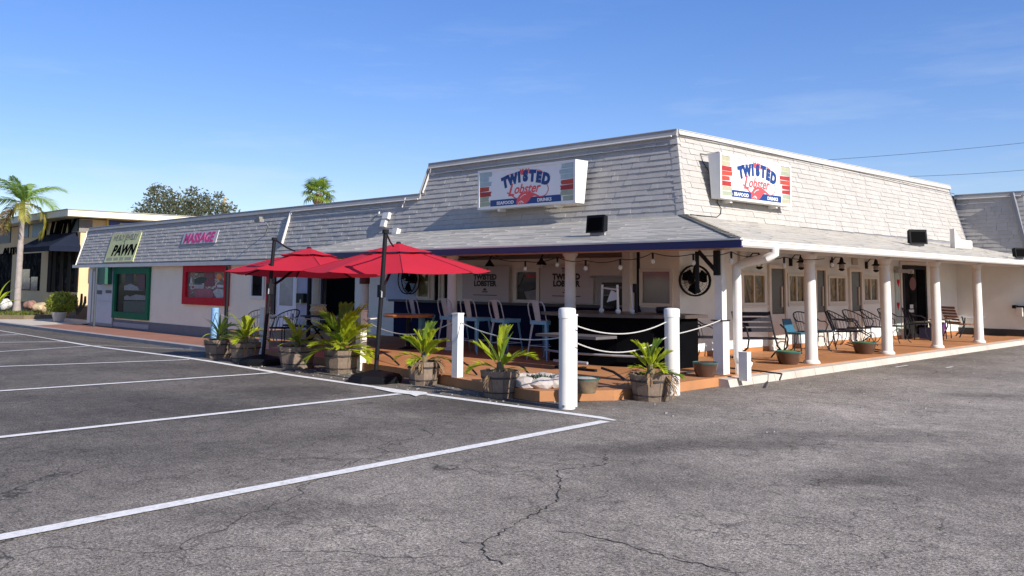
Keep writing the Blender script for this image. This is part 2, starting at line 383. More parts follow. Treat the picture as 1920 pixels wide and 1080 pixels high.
# patio deck with its painted orange top
deck_mat = M('orange_deck_paint', (.42, .185, .072), .7, .14, 1.4, .25, 35, dirt=.55)
deck_side = M('orange_deck_edge', (.34, .14, .05), .75, .15, 3, .3, 40, dirt=.5)
DZ = .14
outl = [(-10.3, 9.17), (-8.42, 8.88), (-7.76, 9.78), (-7.72, 10.2), (-7.72, 12.35), (-7.74, 29.3), (-10.3, 29.3), (-10.3, 15.0), (-24.5, 15.0), (-24.5, 12.8), (-20.5, 11.4), (-18.6, 9.95), (-17, 9.8), (-13.5, 9.62), (-12.4, 9.57)]
fw = Fr((0, 0, 0), (1, 0, 0), (0, 1, 0))
obj('patio_deck', B().prism(outl, fw, -.55, DZ), deck_mat, kind='structure')
kerb_mat = M('pale_concrete_kerb', (.50, .43, .355), .85, .1, 2, .3, 40, dirt=.4)
kb = B(); N = 30
for i in range(N):
    y0 = 12.36 + (34 - 12.36) * i / N; y1 = y0 + (34 - 12.36) / N - .008
    for_x = -7.735
    kb.hexa([(for_x, y0, -.05), (-7.50, y0, -.05), (-7.50, y1, -.05), (for_x, y1, -.05), (for_x, y0, .125), (-7.55, y0, .115), (-7.55, y1, .115), (for_x, y1, .125)])
obj('kerb', kb, kerb_mat, kind='structure')
# red walk in front of the left wing, with its kerb, and the tan walk beyond it
def walk(name, x0, x1, y0, y1, mat, zt, n=24, base=-.7):
    q = B(); xsn = [x0 + (x1 - x0) * i / n for i in range(n + 1)]
    top = [[(x, y0, zt(x)) for x in xsn], [(x, y1, zt(x) + .02) for x in xsn]]
    q.sheet(top); q.sheet([[(x, y0, base) for x in xsn], [(x, y0, zt(x)) for x in xsn]]); return obj(name, q, mat, kind='structure')
def wz(x): return -.392 + (.50) * sm(-24, -19.5, x)
red_walk = M('red_painted_walk', (.30, .135, .085), .8, .12, 1.5, .25, 35, dirt=.4)
walk('red_sidewalk', -42.3, -19.0, 12.66, 14.62, red_walk, wz)
walk('sidewalk_kerb', -60, -19.0, 12.5, 12.66, M('grey_kerb', (.30, .28, .27), .85, .12, 2, .2, 40), lambda x: wz(x) + .004)
walk('tan_sidewalk', -62, -42.3, 12.66, 16.4, M('tan_concrete', (.52, .45, .36), .85, .08, 1.5, .2, 40, dirt=.2), wz, 6)

# ------------------------------------------------------------------ the long building
Bd = thing('strip_mall', 'long single storey white strip mall with grey shingled mansard roof and front patio canopy', 'building', (-10.2, 14.95, DZ), world=True)
FM = Fr((-9.9, 14.7, 2.95), (1, 0, 0), (0, .47, 1.78))
RM = Fr((-9.9, 14.7, 2.95), (.03, 1, 0), (-.50, .015, 1.78))
WM = Fr((-10.0, 29.3, 2.2), (1, 0, 0), (0, .40, 1.74))
hip_f = FM.ab((-10.40, 15.17, 4.73)); hip_r = RM.ab((-10.40, 15.17, 4.73))
TOPB = hip_f[1]
RL = 14.75
# walls
RW = Fr((-10.2, 14.95, 0), (.03, 1, 0), (0, 0, 1))
FW = Fr((-10.2, 14.95, 0), (1, 0, 0), (0, 0, 1))
WW = Fr((-24.4, 14.6, 0), (1, 0, 0), (0, 0, 1))
def rw(px, py): p = onp(px, py, RW.o, RW.n); return RW.ab(p)
def fwp(px, py): return FW.ab(ony(px, py, 14.95))
def wwp(px, py): return WW.ab(ony(px, py, 14.6))
# front wall of the bar with the dark doorway left open at its west end
dx0, dx1 = fwp(605, 560)[0], fwp(665, 560)[0]
obj('front_wall', B().fbox(FW, dx1, -.003, -.3, 3.0, -.2, 0), wall_white, Bd)
obj('front_wall', B().fbox(FW, dx0, dx1, 2.12, 3.0, -.2, 0), wall_white, Bd)
obj('side_wall', B().fbox(RW, 0, 14.5, -.2, 3.0, -.2, 0), wall_side, Bd)
obj('wing_wall', B().fbox(WW, -16.33, dx0 + 14.2, -1, 2.25, -.2, 0), wall_cream, Bd)
obj('return_wall', B().span((-24.0 + 1.0, 14.62, -.6), (-23.2, 14.93, 2.3)), wall_white, Bd)
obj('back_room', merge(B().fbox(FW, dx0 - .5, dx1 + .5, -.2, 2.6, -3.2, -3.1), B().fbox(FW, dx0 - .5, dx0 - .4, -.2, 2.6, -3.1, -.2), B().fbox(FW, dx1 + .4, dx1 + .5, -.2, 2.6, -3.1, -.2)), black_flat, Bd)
obj('body', B().span((-42.2, 15.2, -1), (-10.6, 33, 3.2)), wall_white, Bd)
obj('flat_roof', B().span((-42.0, 14.95, 3.3), (-18.3, 33, 3.72)), roof_felt, Bd)
obj('flat_roof', B().add([(-18.0, 15.05, 4.45), (-10.3, 15.05, 4.45), (-9.9, 29.4, 4.45), (-9.9, 33, 4.45), (-18.0, 33, 4.45)], [(0, 1, 2, 3, 4)]), roof_felt, Bd)
obj('side_parapet', B().span((-18.05, 15.2, 3.5), (-17.95, 33, 4.6)), wall_white, Bd)
# roof underlay that carries the shingles
def eave_b(z): return (z - 2.95) / FM.v.z
notch_lo, notch_hi = FM.ab(onp(790, 365, FM.o, FM.n)), FM.ab(onp(808, 311, FM.o, FM.n))
wing_l = -42.3 + 9.9
WE, WT = eave_b(2.24), notch_lo[1] - .02
u_front = obj('roof_underlay', B().prism([(wing_l - .1, WE), (-8.2, WE), (-8.2, -.25), (.02, -.25), hip_f, notch_hi, notch_lo, (wing_l + .15, WT)], FM, -.10, -.004), roof_felt, Bd)
u_side = obj('roof_underlay', B().prism([(-.02, -.3), (RL, -.3), (RL, TOPB), hip_r], RM, -.10, -.004), roof_felt, Bd)
u_wing = obj('roof_underlay', B().prism([(.1, 0), (2.35, 0), (2.05, 2.3), (.1, 2.3)], WM, -.10, -.004), roof_felt, Bd)
WS = Fr((-7.65, 29.3, 2.2), (0, 1, 0), (-.40, 0, 1.74))
obj('roof_underlay', B().prism([(0, 0), (14, 0), (14, 2.3), (.3, 2.3)], WS, -.10, -.004), roof_felt, Bd)
obj('far_wing_wall', B().span((-9.82, 29.3, -.2), (-7.62, 29.5, 2.6)), wall_side, Bd)
obj('far_wing_wall', B().span((-7.82, 29.5, -.2), (-7.62, 45, 2.6)), wall_white, Bd)
obj('plinth', B().span((-9.83, 29.27, -.2), (-7.6, 29.298, .34)), plinth_dark, Bd)
# shingle courses
EXP = .127
def courses(fr, left, right, b0, b1, seed):
    rnd = random.Random(seed); out = []; b = b0; 
    while b < b1 - .03:
        e = min(EXP, b1 - b); a, R_ = left(b + e / 2), right(b + e / 2); first = True
        a -= 0
        while a < R_ - .02:
            w = rnd.choice((.18, .24, .30, .30, .36, .42)); full = True
            if first: w = rnd.choice((.18, .24, .30)); first = False
            if a + w > R_: w = R_ - a; full = False
            out.append((fr, a, b, w, e, full and abs(e - EXP) < 1e-4, rnd.choice((0, 1, 2))))
            a += w
        b += EXP
    return out
def lin(p, q): return lambda b: p[0] + (q[0] - p[0]) * (b - p[1]) / (q[1] - p[1])
SH = []
SH += courses(FM, lambda b: -8.05 if b < 0 else (notch_lo[0] if b < notch_lo[1] else lin(notch_lo, notch_hi)(b)) + (.0 if b >= notch_lo[1] else .0), lambda b: lin((0, 0), hip_f)(b) - .07, -.02, TOPB - .07, 3)
SH += courses(FM, lambda b: wing_l + .16 * (b - WE), lambda b: notch_lo[0] if b >= -.02 else -8.05, WE + .02 + (-.02 - WE - .02) % EXP, WT - .04, 5)
SH += courses(RM, lambda b: lin((0, 0), hip_r)(b) + .07, lambda b: RL - .12 + .0 * b, -.02, TOPB - .07, 9)
SH += courses(WM, lambda b: .15, lambda b: lin((2.33, 0), (2.03, 2.3))(b) - .1, .1, 2.22, 11)
def shingle_geo(w, e, var, rnd=random):
    j = (-.004, .0, .004)[var]; t = (.014, .022, .018)[var]; sl = (.0, .005, -.005)[var]
    return [(.0015, j, .001), (w - .0015, j + .002, .001), (w - .003 + sl, e + .02, .0), (.003 + sl, e + .02, .0), (.0015, j, t), (w - .0015, j + .002, t), (w - .003 + sl, e + .02, .003), (.003 + sl, e + .02, .003)]
def px_area(s):
    p = s[0](s[1] + s[3] / 2, s[2] + s[4] / 2) - CP; d = p.length
    return s[3] * s[4] * abs(p.dot(s[0].n)) / d ** 3
SH.sort(key=px_area, reverse=True)
shm = {}
field = B(); nsing = 0
par = {id(FM): u_front, id(RM): u_side, id(WM): u_wing}
for s in SH:
    fr, a, b, w, e, full, var = s
    if full and nsing < 300:
        k = (w, var)
        if k not in shm:
            shm[k] = mesh(B().hexa(shingle_geo(w, EXP, var)), 'shingle', shingle_front)
        o = bpy.data.objects.new('shingle', shm[k]); COL.objects.link(o); o.parent = par[id(fr)]; o.matrix_local = MX.Identity(4)
        o.matrix_parent_inverse = MX.Identity(4)
        o.matrix_basis = fr.mat(a, b, 0); nsing += 1
    else:
        field.hexa([fr(a + q[0], b + q[1], q[2]) for q in shingle_geo(w, e, var)])
obj('shingle_field', field, shingle_front, Bd, kind='stuff')
# hip caps folded over the corner
def hipcap(P, Q, nA, nB, uA, uB, n, wd=.17):
    for i in range(n):
        p = V(P).lerp(V(Q), i / n); q = V(P).lerp(V(Q), (i + 1.12) / n); t = .022
        m_ = (nA + nB).normalized()
        q0 = [p + uA * wd + nA * t, p + m_ * t * 1.3, p + uB * wd + nB * t, q + uA * wd + nA * .008, q + m_ * .012, q + uB * wd + nB * .008]
        base = [p + uA * wd, p, p + uB * wd]
        o = obj('hip_shingle', B().add(q0 + base, [(0, 1, 4, 3), (1, 2, 5, 4), (6, 7, 1, 0), (7, 8, 2, 1), (6, 0, 3), (8, 5, 2)]), shingle_front, Bd)
hipcap(FM(0, -.01), FM(*hip_f), FM.n, RM.n, -FM.u, RM.u, 13)
hipcap(WM(2.33, 0), WM(2.03, 2.3), WM.n, V((1, 0, .15)).normalized(), -WM.u, V((0, 1, 0)), 16, .16)
# flashing caps along the top edges, with the pale conduit below them
def cap(fr, a0, a1, b, name='roof_flashing', mat=flash_grey, h=.105, out=.055):
    return obj(name, merge(B().fbox(fr, a0, a1, b - h, b + .02, -.16, out), B().fbox(fr, a0, a1, b + .02, b + .035, -.2, out + .015)), mat, Bd)
cap(FM, notch_hi[0] - .05, hip_f[0] + .05, TOPB)
cap(RM, hip_r[0] + .0, RL, TOPB, mat=cap_white)
cap(FM, wing_l + .25, notch_lo[0] + .02, WT, h=.12)
cap(WM, .1, 2.1, 2.3)
obj('edge_trim', B().tube([FM(notch_lo[0] - .03, notch_lo[1] + .0, .03), FM(notch_hi[0] - .03, notch_hi[1] - .04, .03)], .035, 6), flash_grey, Bd)
obj('edge_trim', B().tube([FM(notch_lo[0] + .08, notch_lo[1] + .04, .03), FM(notch_hi[0] + .07, notch_hi[1] - .1, .03)], .024, 6), white_paint, Bd)
obj('conduit', B().tube([FM(notch_hi[0], TOPB - .12, .075), FM(hip_f[0] - .05, TOPB - .12, .075)], .018, 6), white_paint, Bd)
obj('conduit', B().tube([FM(FM.ab(ony(545, 402, 14.85))[0], WT - .14, .08), FM(notch_lo[0], WT - .13, .08)], .018, 6), white_paint, Bd)
obj('conduit', B().tube([WM(.2, 2.18, .075), WM(2.0, 2.18, .075)], .016, 6), white_paint, Bd)
for pa, pb, ra in (((548, 400), (531, 459), .04), ((763, 372), (757, 390), .02), ((713, 402), (714, 398), .02)):
    A, C_ = FM.ab(onp(*pa, FM.o, FM.n)), FM.ab(onp(*pb, FM.o, FM.n))
    obj('conduit', B().tube([FM(*A, .05), FM(*C_, .05)], ra, 6), white_paint, Bd)
cable_pts = [(1268, 255), (1330, 266), (1400, 281), (1500, 303), (1640, 333), (1785, 365)]
obj('roof_cable', B().tube([RM(*RM.ab(onp(*p, RM.o, RM.n)), .075) for p in cable_pts], .008, 5), black_metal, Bd)
obj('roof_cable', B().tube([RM(*RM.ab(onp(*p, RM.o, RM.n)), .03) for p in ((1345, 372), (1342, 380), (1350, 392), (1349, 402), (1342, 408), (1320, 406), (1292, 403))], .009, 5), black_metal, Bd)
obj('roof_cable', B().tube([RM(*RM.ab(onp(*p, RM.o, RM.n)), c) for p, c in (((1333, 291), .2), ((1322, 291), .04), ((1311, 289), .03), ((1316, 305), .03), ((1330, 330), .05), ((1341, 350), .2))], .008, 5), black_metal, Bd)
# eave fascia of the left wing
obj('wing_fascia', B().span((-42.35, 14.36, 2.13), (-20.2, 14.47, 2.26)), white_trim, Bd)
obj('wing_soffit', B().span((-42.3, 14.47, 2.14), (-20.2, 14.7, 2.17)), white_trim, Bd)
obj('gable_end', B().add([(-42.3, 14.45, 2.2), (-42.3, 15.4, 2.2), (-42.3, 15.4, 3.8), (-42.2, 14.86, 3.8)], [(0, 1, 2, 3)]), wall_white, Bd)

# ------------------------------------------------------------------ canopy over the patio
EX, EY, EZ = -7.0, 11.85, 2.29           # eave corner
CF_ = Fr((EX, EY, EZ), (1, 0, 0), (0, 14.7 - EY, 2.95 - EZ))       # front slope
CR_ = Fr((EX, EY, EZ), (0, 1, 0), (-9.9 - EX, 0, 2.95 - EZ))       # side slope
def cf(px, py): return CF_.ab(onp(px, py, CF_.o, CF_.n))
LFc = math.hypot(14.7 - EY, 2.95 - EZ); LRc = math.hypot(-9.9 - EX, 2.95 - EZ)
cl = [cf(785, 438), cf(700, 458), cf(655, 464)]
left_pts = [(cl[0][0], LFc), (cl[0][0] - 1.1, LFc * .82), (cl[0][0] - 2.0, LFc * .45), (cl[0][0] - 2.3, 0)]
LE = left_pts[-1][0]
hipF = (-9.9 - EX, LFc); hipR = (14.7 - EY, LRc)
can_mat = roof_felt
obj('canopy_roof', B().prism([(LE, 0), (0, 0), hipF] + left_pts[:-1], CF_, -.06, -.003), can_mat, Bd)
obj('canopy_roof', B().prism([(0, 0), (29.3 - EY + .02, 0), (29.3 - EY + .02, LRc), hipR], CR_, -.06, -.003), can_mat, Bd)
def left_at(b):
    for (a1, b1), (a0, b0) in zip(left_pts[:-1], left_pts[1:]):
        if b0 <= b <= b1: return a0 + (a1 - a0) * (b - b0) / (b1 - b0)
    return LE
fld = B(); rnd = random.Random(21)
for fr, lf, rt, Lc in ((CF_, left_at, lambda b: hipF[0] * b / LFc, LFc), (CR_, lambda b: hipR[0] * b / LRc, lambda b: 29.3 - EY, LRc)):
    b = -.03
    while b < Lc - .02:
        e = min(.135, Lc - b); a = lf(max(0, b)) ; R_ = rt(b + e / 2) - .0
        while a < R_ - .02:
            w = min(rnd.uniform(.25, 1.0), R_ - a); j = rnd.uniform(-.006, .004); t = rnd.choice((.006, .009, .012))
            q = [(.002, j, .0), (w - .002, j, .0), (w, e + .01, 0), (0, e + .01, 0), (.002, j, t), (w - .002, j, t), (w, e + .01, .002), (0, e + .01, .002)]
            fld.hexa([fr(a + x, b + y, z) for x, y, z in q]); a += w
        b += .135
obj('canopy_shingles', fld, shingle_low, Bd, kind='stuff')
hm = B()
for i in range(22):
    P, Q = V((EX, EY, EZ)), V((-9.9, 14.7, 2.95)); p, q = P.lerp(Q, i / 22), P.lerp(Q, (i + 1.1) / 22)
    a = V((-.15, 0, .0)); b2 = V((0, .15, 0)); up = V((0, 0, .025))
    a.z = 0.01; b2.z = .01
    hm.add([p + a + up, p + up * 1.6, p + b2 + up, q + a + up * .4, q + up * .8, q + b2 + up * .4], [(0, 1, 4, 3), (1, 2, 5, 4)])
obj('canopy_hip', hm, shingle_low, Bd)
# eave: navy board along the front, white gutter along the side
obj('navy_fascia', B().span((EX + LE, EY - .02, 2.155), (EX + .03, EY + .03, 2.27)), navy, Bd)
obj('drip_edge', B().span((EX + LE, EY - .035, 2.272), (EX + .03, EY + .05, 2.30)), white_trim, Bd)
gp = [(0, 0), (.075, 0), (.10, .03), (.10, .085), (.115, .095), (.115, .115), (.0, .115)]
GF = lambda y: [(EX - .06 + a, y, 2.165 + b) for a, b in gp]
gv = B(); ng = len(gp)
for y0, y1 in ((EY - .01, 17.9), (17.905, 24.1), (24.105, 29.28)):
    gv.add(GF(y0) + GF(y1), [(i, i + ng, (i + 1) % ng + ng, (i + 1) % ng) for i in range(ng)] + [tuple(range(ng)), tuple(range(2 * ng - 1, ng - 1, -1))])
obj('gutter', gv, white_paint, Bd)
obj('soffit', B().add([(EX + LE, EY + .02, 2.17), (EX - .06, EY + .02, 2.17), (EX - .06, 29.28, 2.17), (-9.7, 29.28, 2.40), (-9.9, 15.2, 2.40), (-10.2, 14.93, 2.42), (EX + LE - .3, 14.93, 2.42)], [(0, 1, 5, 6), (1, 2, 3, 4, 5)]), soffit_mat, Bd)
obj('porch_beam', B().span((EX + LE + .4, 12.82, 2.175), (-7.86, 12.98, 2.30)), M('beam_paint', (.58, .40, .27), .6), Bd)
obj('porch_beam', B().span((-8.02, 12.985, 2.175), (-7.86, 29.28, 2.30)), white_trim, Bd)
# round porch columns
def column(x, y, z0=DZ):
    c = [(.155, 0), (.155, .03), (.135, .055), (.118, .07), (.112, .35), (.108, 1.2), (.098, 1.86), (.112, 1.875), (.112, 1.895), (.100, 1.905), (.108, 1.95), (.145, 2.0), (.15, 2.04)]
    obj('porch_column', B().lathe(c, 24, (x, y, z0)), white_paint, Bd, smooth=True)
for px, py in ((1522, 685), (1664, 665), (1757.5, 651), (1836, 640)):
    p = onx(px, py, -7.93); column(-7.93, p.y)
for px in (683, 848, 1069):
    p = ony(px, 560, 12.9); column(p.x, 12.9)
obj('column_sleeve', B().lathe([(.125, 1.55), (.125, 2.02)], 20, (ony(683, 560, 12.9).x, 12.9, 0)), M('maroon_paint', (.10, .018, .02), .6), Bd)
cp = B().span((-8.05, 12.80, 1.0), (-7.91, 12.94, 2.17)).span((-8.075, 12.775, DZ), (-7.885, 12.965, 1.0))
obj('corner_post', cp, white_paint, Bd)
obj('post_ledge', B().span((-8.10, 12.75, 1.003), (-7.87, 12.98, 1.02)), black_metal, Bd)
br = B().span((-8.03, 12.74, 1.75), (-7.93, 12.80, 2.16)).tube([(-8.0, 12.77, 1.82), (-8.33, 12.77, 2.15)], .035, 6).tube([(-8.36, 12.77, 1.45), (-8.36, 12.77, 2.15)], .035, 6)
obj('post_bracket', br, black_metal, Bd)
# downspout returning from the gutter to the corner post
dsx, dsy = -7.78, 13.05
ga = onx(1452, 466, EX - .0)
obj('downspout', B().tube([(EX, ga.y, 2.2), (EX, ga.y, 2.09), (EX - .06, ga.y - .06, 2.03), (dsx + .1, dsy + .08, 1.96), (dsx, dsy, 1.88), (dsx, dsy, 1.7), (dsx, dsy, .42), (dsx, dsy, .40)], .075, 12), white_paint, Bd, smooth=True)
obj('downspout_elbow', B().tube([(dsx, dsy, .42), (dsx + .02, dsy, .36), (dsx + .16, dsy + .12, .27)], [.08, .085, .075], 10).tube([(dsx + .02, dsy - .02, .36), (dsx + .02, dsy - .02, .02)], .055, 8), white_paint, Bd, smooth=True)
# ------------------------------------------------------------------ windows, doors and fittings of the building
frame_cream = M('cream_window_frame', (.62, .58, .50), .5, .05, 5)
shop_brown = mottled('bar_interior_through_glass', [(.02, .017, .012), (.09, .065, .025), (.24, .16, .06), (.06, .05, .035), (.30, .25, .15)], 4., .1, (1, 1, .55), spec=.25)
glass_refl = mottled('car_park_reflection_glass', [(.02, .022, .022), (.05, .05, .05), (.24, .24, .23), (.03, .03, .03)], 2.0, .08, (1, 1, 2))  # car park reflection painted as colour patches
glass_yel = mottled('garden_reflection_glass', [(.05, .05, .03), (.20, .19, .08), (.34, .30, .20)], 3., .05)  # garden reflection painted into the pane colour
screen = M('bronze_screen', (.075, .065, .052), .25, .15, 2)
def ring(fr, a0, a1, b0, b1, w, c0, c1):
    return merge(B().fbox(fr, a0, a1, b0, b0 + w, c0, c1), B().fbox(fr, a0, a1, b1 - w, b1, c0, c1), B().fbox(fr, a0, a0 + w, b0 + w, b1 - w, c0, c1), B().fbox(fr, a1 - w, a1, b0 + w, b1 - w, c0, c1))
def window(fr, a0, a1, b0, b1, fm, gm, w=.06, mull=0, out=.05, inset=.012, sill=False, name='window'):
    o = obj(name, ring(fr, a0, a1, b0, b1, w, 0.001, out), fm, Bd)
    n = mull + 1; g0 = a0 + w; step = (a1 - a0 - 2 * w) / n
    for i in range(n):
        obj('pane', B().fbox(fr, g0 + i * step + (.02 if i else 0), g0 + (i + 1) * step - (.02 if i < n - 1 else 0), b0 + w, b1 - w, .002, inset), gm, o)
        if i: obj('mullion', B().fbox(fr, g0 + i * step - .02, g0 + i * step + .02, b0 + w, b1 - w, .002, out * .9), fm, o)
    if sill: obj('sill', B().fbox(fr, a0 - .03, a1 + .03, b0 - .04, b0 - .001, .001, out + .03), fm, o)
    return o
def rect(fn, x0, y0, x1, y1):
    a0, b1 = fn(x0, y0); a1, b0 = fn(x1, y1); return a0, a1, min(b0, b1), max(b0, b1)
# side wall: four casement windows with screen panels between, white posts
for q in ((1388, 510, 1434, 573), (1474, 512, 1508, 570), (1550, 516, 1585, 570), (1615, 518, 1645, 567)):
    window(RW, *rect(rw, *q), frame_cream, shop_brown, .07, 1, .05, sill=True)
for q in ((1438, 496, 1473, 588), (1524, 500, 1549, 585), (1589, 503, 1616, 583)):
    a0, a1, b0, b1 = rect(rw, *q)
    o = obj('panel_door', ring(RW, a0, a1, DZ, b1, .085, .001, .06), white_trim, Bd)
    obj('screen', B().fbox(RW, a0 + .085, a1 - .085, b0, b1 - .085, .002, .02), screen, o)
    obj('kick_panel', B().fbox(RW, a0 + .085, a1 - .085, DZ + .085, b0 - .003, .002, .03), white_trim, o)
    obj('latch', B().fbox(RW, a1 - .22, a1 - .19, b0 + .15, b0 + .62, .02, .05), white_trim, o)
a0, a1, b0, b1 = rect(rw, 1374, 500, 1384, 590)
window(RW, a0, a1, b0, b1, white_trim, glass_dark, .04)
for px in (1386, 1651):
    a = rw(px, 550)[0]; obj('trim_post', B().fbox(RW, a - .04, a + .05, DZ, 2.38, .001, .07), white_trim, Bd)
a = rw(1650, 600)[0]; obj('wall_post', B().fbox(RW, a + .12, a + .26, DZ, .95, .002, .2), white_paint, Bd)
a0, a1, b0, b1 = rect(rw, 1676, 499, 1688, 620)
gs = obj('notice_panel', B().fbox(RW, a0, a1, .35, b1, .001, .03), M('pale_green_board', (.42, .50, .45), .6), Bd)
heart = [(0, -.1), (.05, -.03), (.09, .02), (.085, .06), (.05, .08), (.012, .06), (0, .035), (-.012, .06), (-.05, .08), (-.085, .06), (-.09, .02), (-.05, -.03)]
for py in (530, 573):
    c = rw(1682, py); obj('heart', B().prism([(c[0] + x * .95, c[1] + y * 1.2) for x, y in heart], RW, .031, .037), red_paint, gs)
a0, a1, b0, b1 = rect(rw, 1688, 497, 1736, 612)
dr = obj('entrance_door', ring(RW, a0, a1, DZ, b1, .11, .001, .07), black_metal, Bd)
gm = a0 + (a1 - a0) * .62
obj('door_glass', B().fbox(RW, a0 + .11, gm, DZ + .11, b1 - .11, .002, .02), glass_dark, dr)
obj('side_panel', B().fbox(RW, gm + .003, a1 - .11, DZ + .11, b1 - .11, .002, .05), black_flat, dr)
w_ = M('white_vinyl', (.6, .6, .58), .5)
c = rw(1709, 508); obj('house_number', text_bm('3708', .20, RW, c[0] - .08, c[1] - .08, .024, bold=.004), w_, dr)
c = rw(1707, 575); obj('door_notice', merge(B().fbox(RW, c[0] - .15, c[0] + .17, c[1] - .16, c[1] - .08, .021, .024), B().fbox(RW, c[0] - .08, c[0] + .14, c[1] - .05, c[1] + .06, .021, .024)), w_, dr)
c = rw(1710, 532); obj('door_emblem', B().prism([(c[0] + .22 * math.cos(t * .524), c[1] + .19 * math.sin(t * .524)) for t in range(12)], RW, .021, .025), M('dull_red_vinyl', (.16, .05, .05), .5), dr)
obj('door_frame', ring(RW, a0 - .1, a1 + .14, DZ - .2, b1 + .1, .095, .001, .05), white_trim, Bd)
obj('door_closer_box', B().fbox(RW, a0 - .5, a0 + .35, b1 - .22, b1 - .12, .072, .14), steel_grey, Bd)
obj('wall_vent', B().fbox(RW, *rect(rw, 1596, 484, 1606, 497), .001, .04), M('beige_vent', (.45, .40, .34), .6), Bd)
obj('plinth', B().fbox(RW, 0, 14.4, -.2, DZ + .10, .001, .015), M('orange_skirting', (.36, .15, .05), .7, .1), Bd)
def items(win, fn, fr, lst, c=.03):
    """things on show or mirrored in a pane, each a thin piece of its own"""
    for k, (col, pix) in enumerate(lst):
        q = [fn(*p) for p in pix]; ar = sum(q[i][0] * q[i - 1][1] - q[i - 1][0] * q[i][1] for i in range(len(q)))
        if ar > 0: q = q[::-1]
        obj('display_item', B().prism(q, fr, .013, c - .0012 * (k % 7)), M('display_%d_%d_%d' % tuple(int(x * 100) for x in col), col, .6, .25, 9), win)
# front wall under the canopy
nav = wainscot_navy
zw = fwp(1090, 571)[1]
obj('wainscot', B().fbox(FW, fwp(742, 560)[0], -.95, -.2, zw - .06, .001, .06), nav, Bd)
obj('drink_rail', B().fbox(FW, fwp(742, 560)[0], -1.6, zw - .06 + .003, zw, .001, .26), M('dark_rail_wood', (.05, .045, .06), .5, .2, 8), Bd)
obj('pale_panel', B().fbox(FW, *rect(fwp, 727, 490, 782, 565), .001, .03), wall_blue, Bd)
window(FW, *rect(fwp, 784, 508, 807, 560), white_trim, glass_yel, .05)
for q in ((815, 506, 826, 566), (833, 506, 843, 566)):
    window(FW, *rect(fwp, *q), white_trim, glass_dark, .04)
wA = window(FW, *rect(fwp, 966, 503, 1013, 570), white_trim, M('bar_pane', (.03, .032, .032), .12, .2, 2, spec=.15), .09)
items(wA, fwp, FW, [((.14, .14, .14), ((973, 514), (984, 514), (977, 531), (973, 535))), ((.45, .05, .07), ((987, 514), (1007, 515), (1007, 521), (988, 521))), ((.06, .06, .065), ((973, 540), (985, 530), (1007, 527), (1007, 538), (990, 545), (973, 548))), ((.22, .22, .22), ((984, 547), (1007, 543), (1007, 563), (990, 563)))])  # reflected car shapes put on the pane as coloured pieces
wB = window(FW, *rect(fwp, 1122, 519, 1183, 590), M('grey_trim', (.33, .32, .31), .5), M('bar_pane', (.03, .032, .032), .12, .2, 2, spec=.15), .12)
items(wB, fwp, FW, [((.17, .17, .165), ((1133, 537), (1176, 537), (1176, 541), (1133, 541))), ((.10, .105, .10), ((1133, 543), (1146, 543), (1146, 551), (1133, 551))), ((.2, .2, .19), ((1133, 552), (1160, 551), (1160, 554), (1133, 555))), ((.18, .18, .17), ((1135, 575), (1176, 571), (1176, 576), (1135, 579)))])  # reflections on this pane are coloured pieces too
obj('shutter_box', B().fbox(FW, *rect(fwp, 1113, 484, 1176, 517), .001, .14), M('beige_shutter', (.55, .48, .42), .6, .04), Bd)
obj('shutter_bar', B().fbox(FW, *rect(fwp, 1112, 518.5, 1176, 521), .001, .10), steel_grey, Bd)
a = fwp(1181, 520)[0]
obj('trim_post', B().fbox(FW, a - .08, a + .12, DZ, 2.4, .002, .16), white_trim, Bd)
obj('trim_post', B().fbox(FW, a + .2, a + .26, DZ, 2.4, .001, .03), black_metal, Bd)
window(FW, *rect(fwp, 1201, 504, 1263, 575), white_trim, M('mauve_mirror', (.20, .165, .155), .12, .1, 2, spec=.8), .06)
obj('grey_lower_wall', B().fbox(FW, a + .27, -.005, -.1, fwp(1230, 577)[1], .001, .012), M('shade_grey_paint', (.30, .31, .33), .7), Bd)  # even grey over the lower wall beside the trim post
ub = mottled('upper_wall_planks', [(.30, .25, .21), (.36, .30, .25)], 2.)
obj('upper_wall', B().fbox(FW, fwp(742, 500)[0], a - .1, 2.16, 2.42, .002, .035), M('dim_upper_boards', (.20, .155, .12), .7, .1, 2), Bd)  # brown board strip along the top of the wall
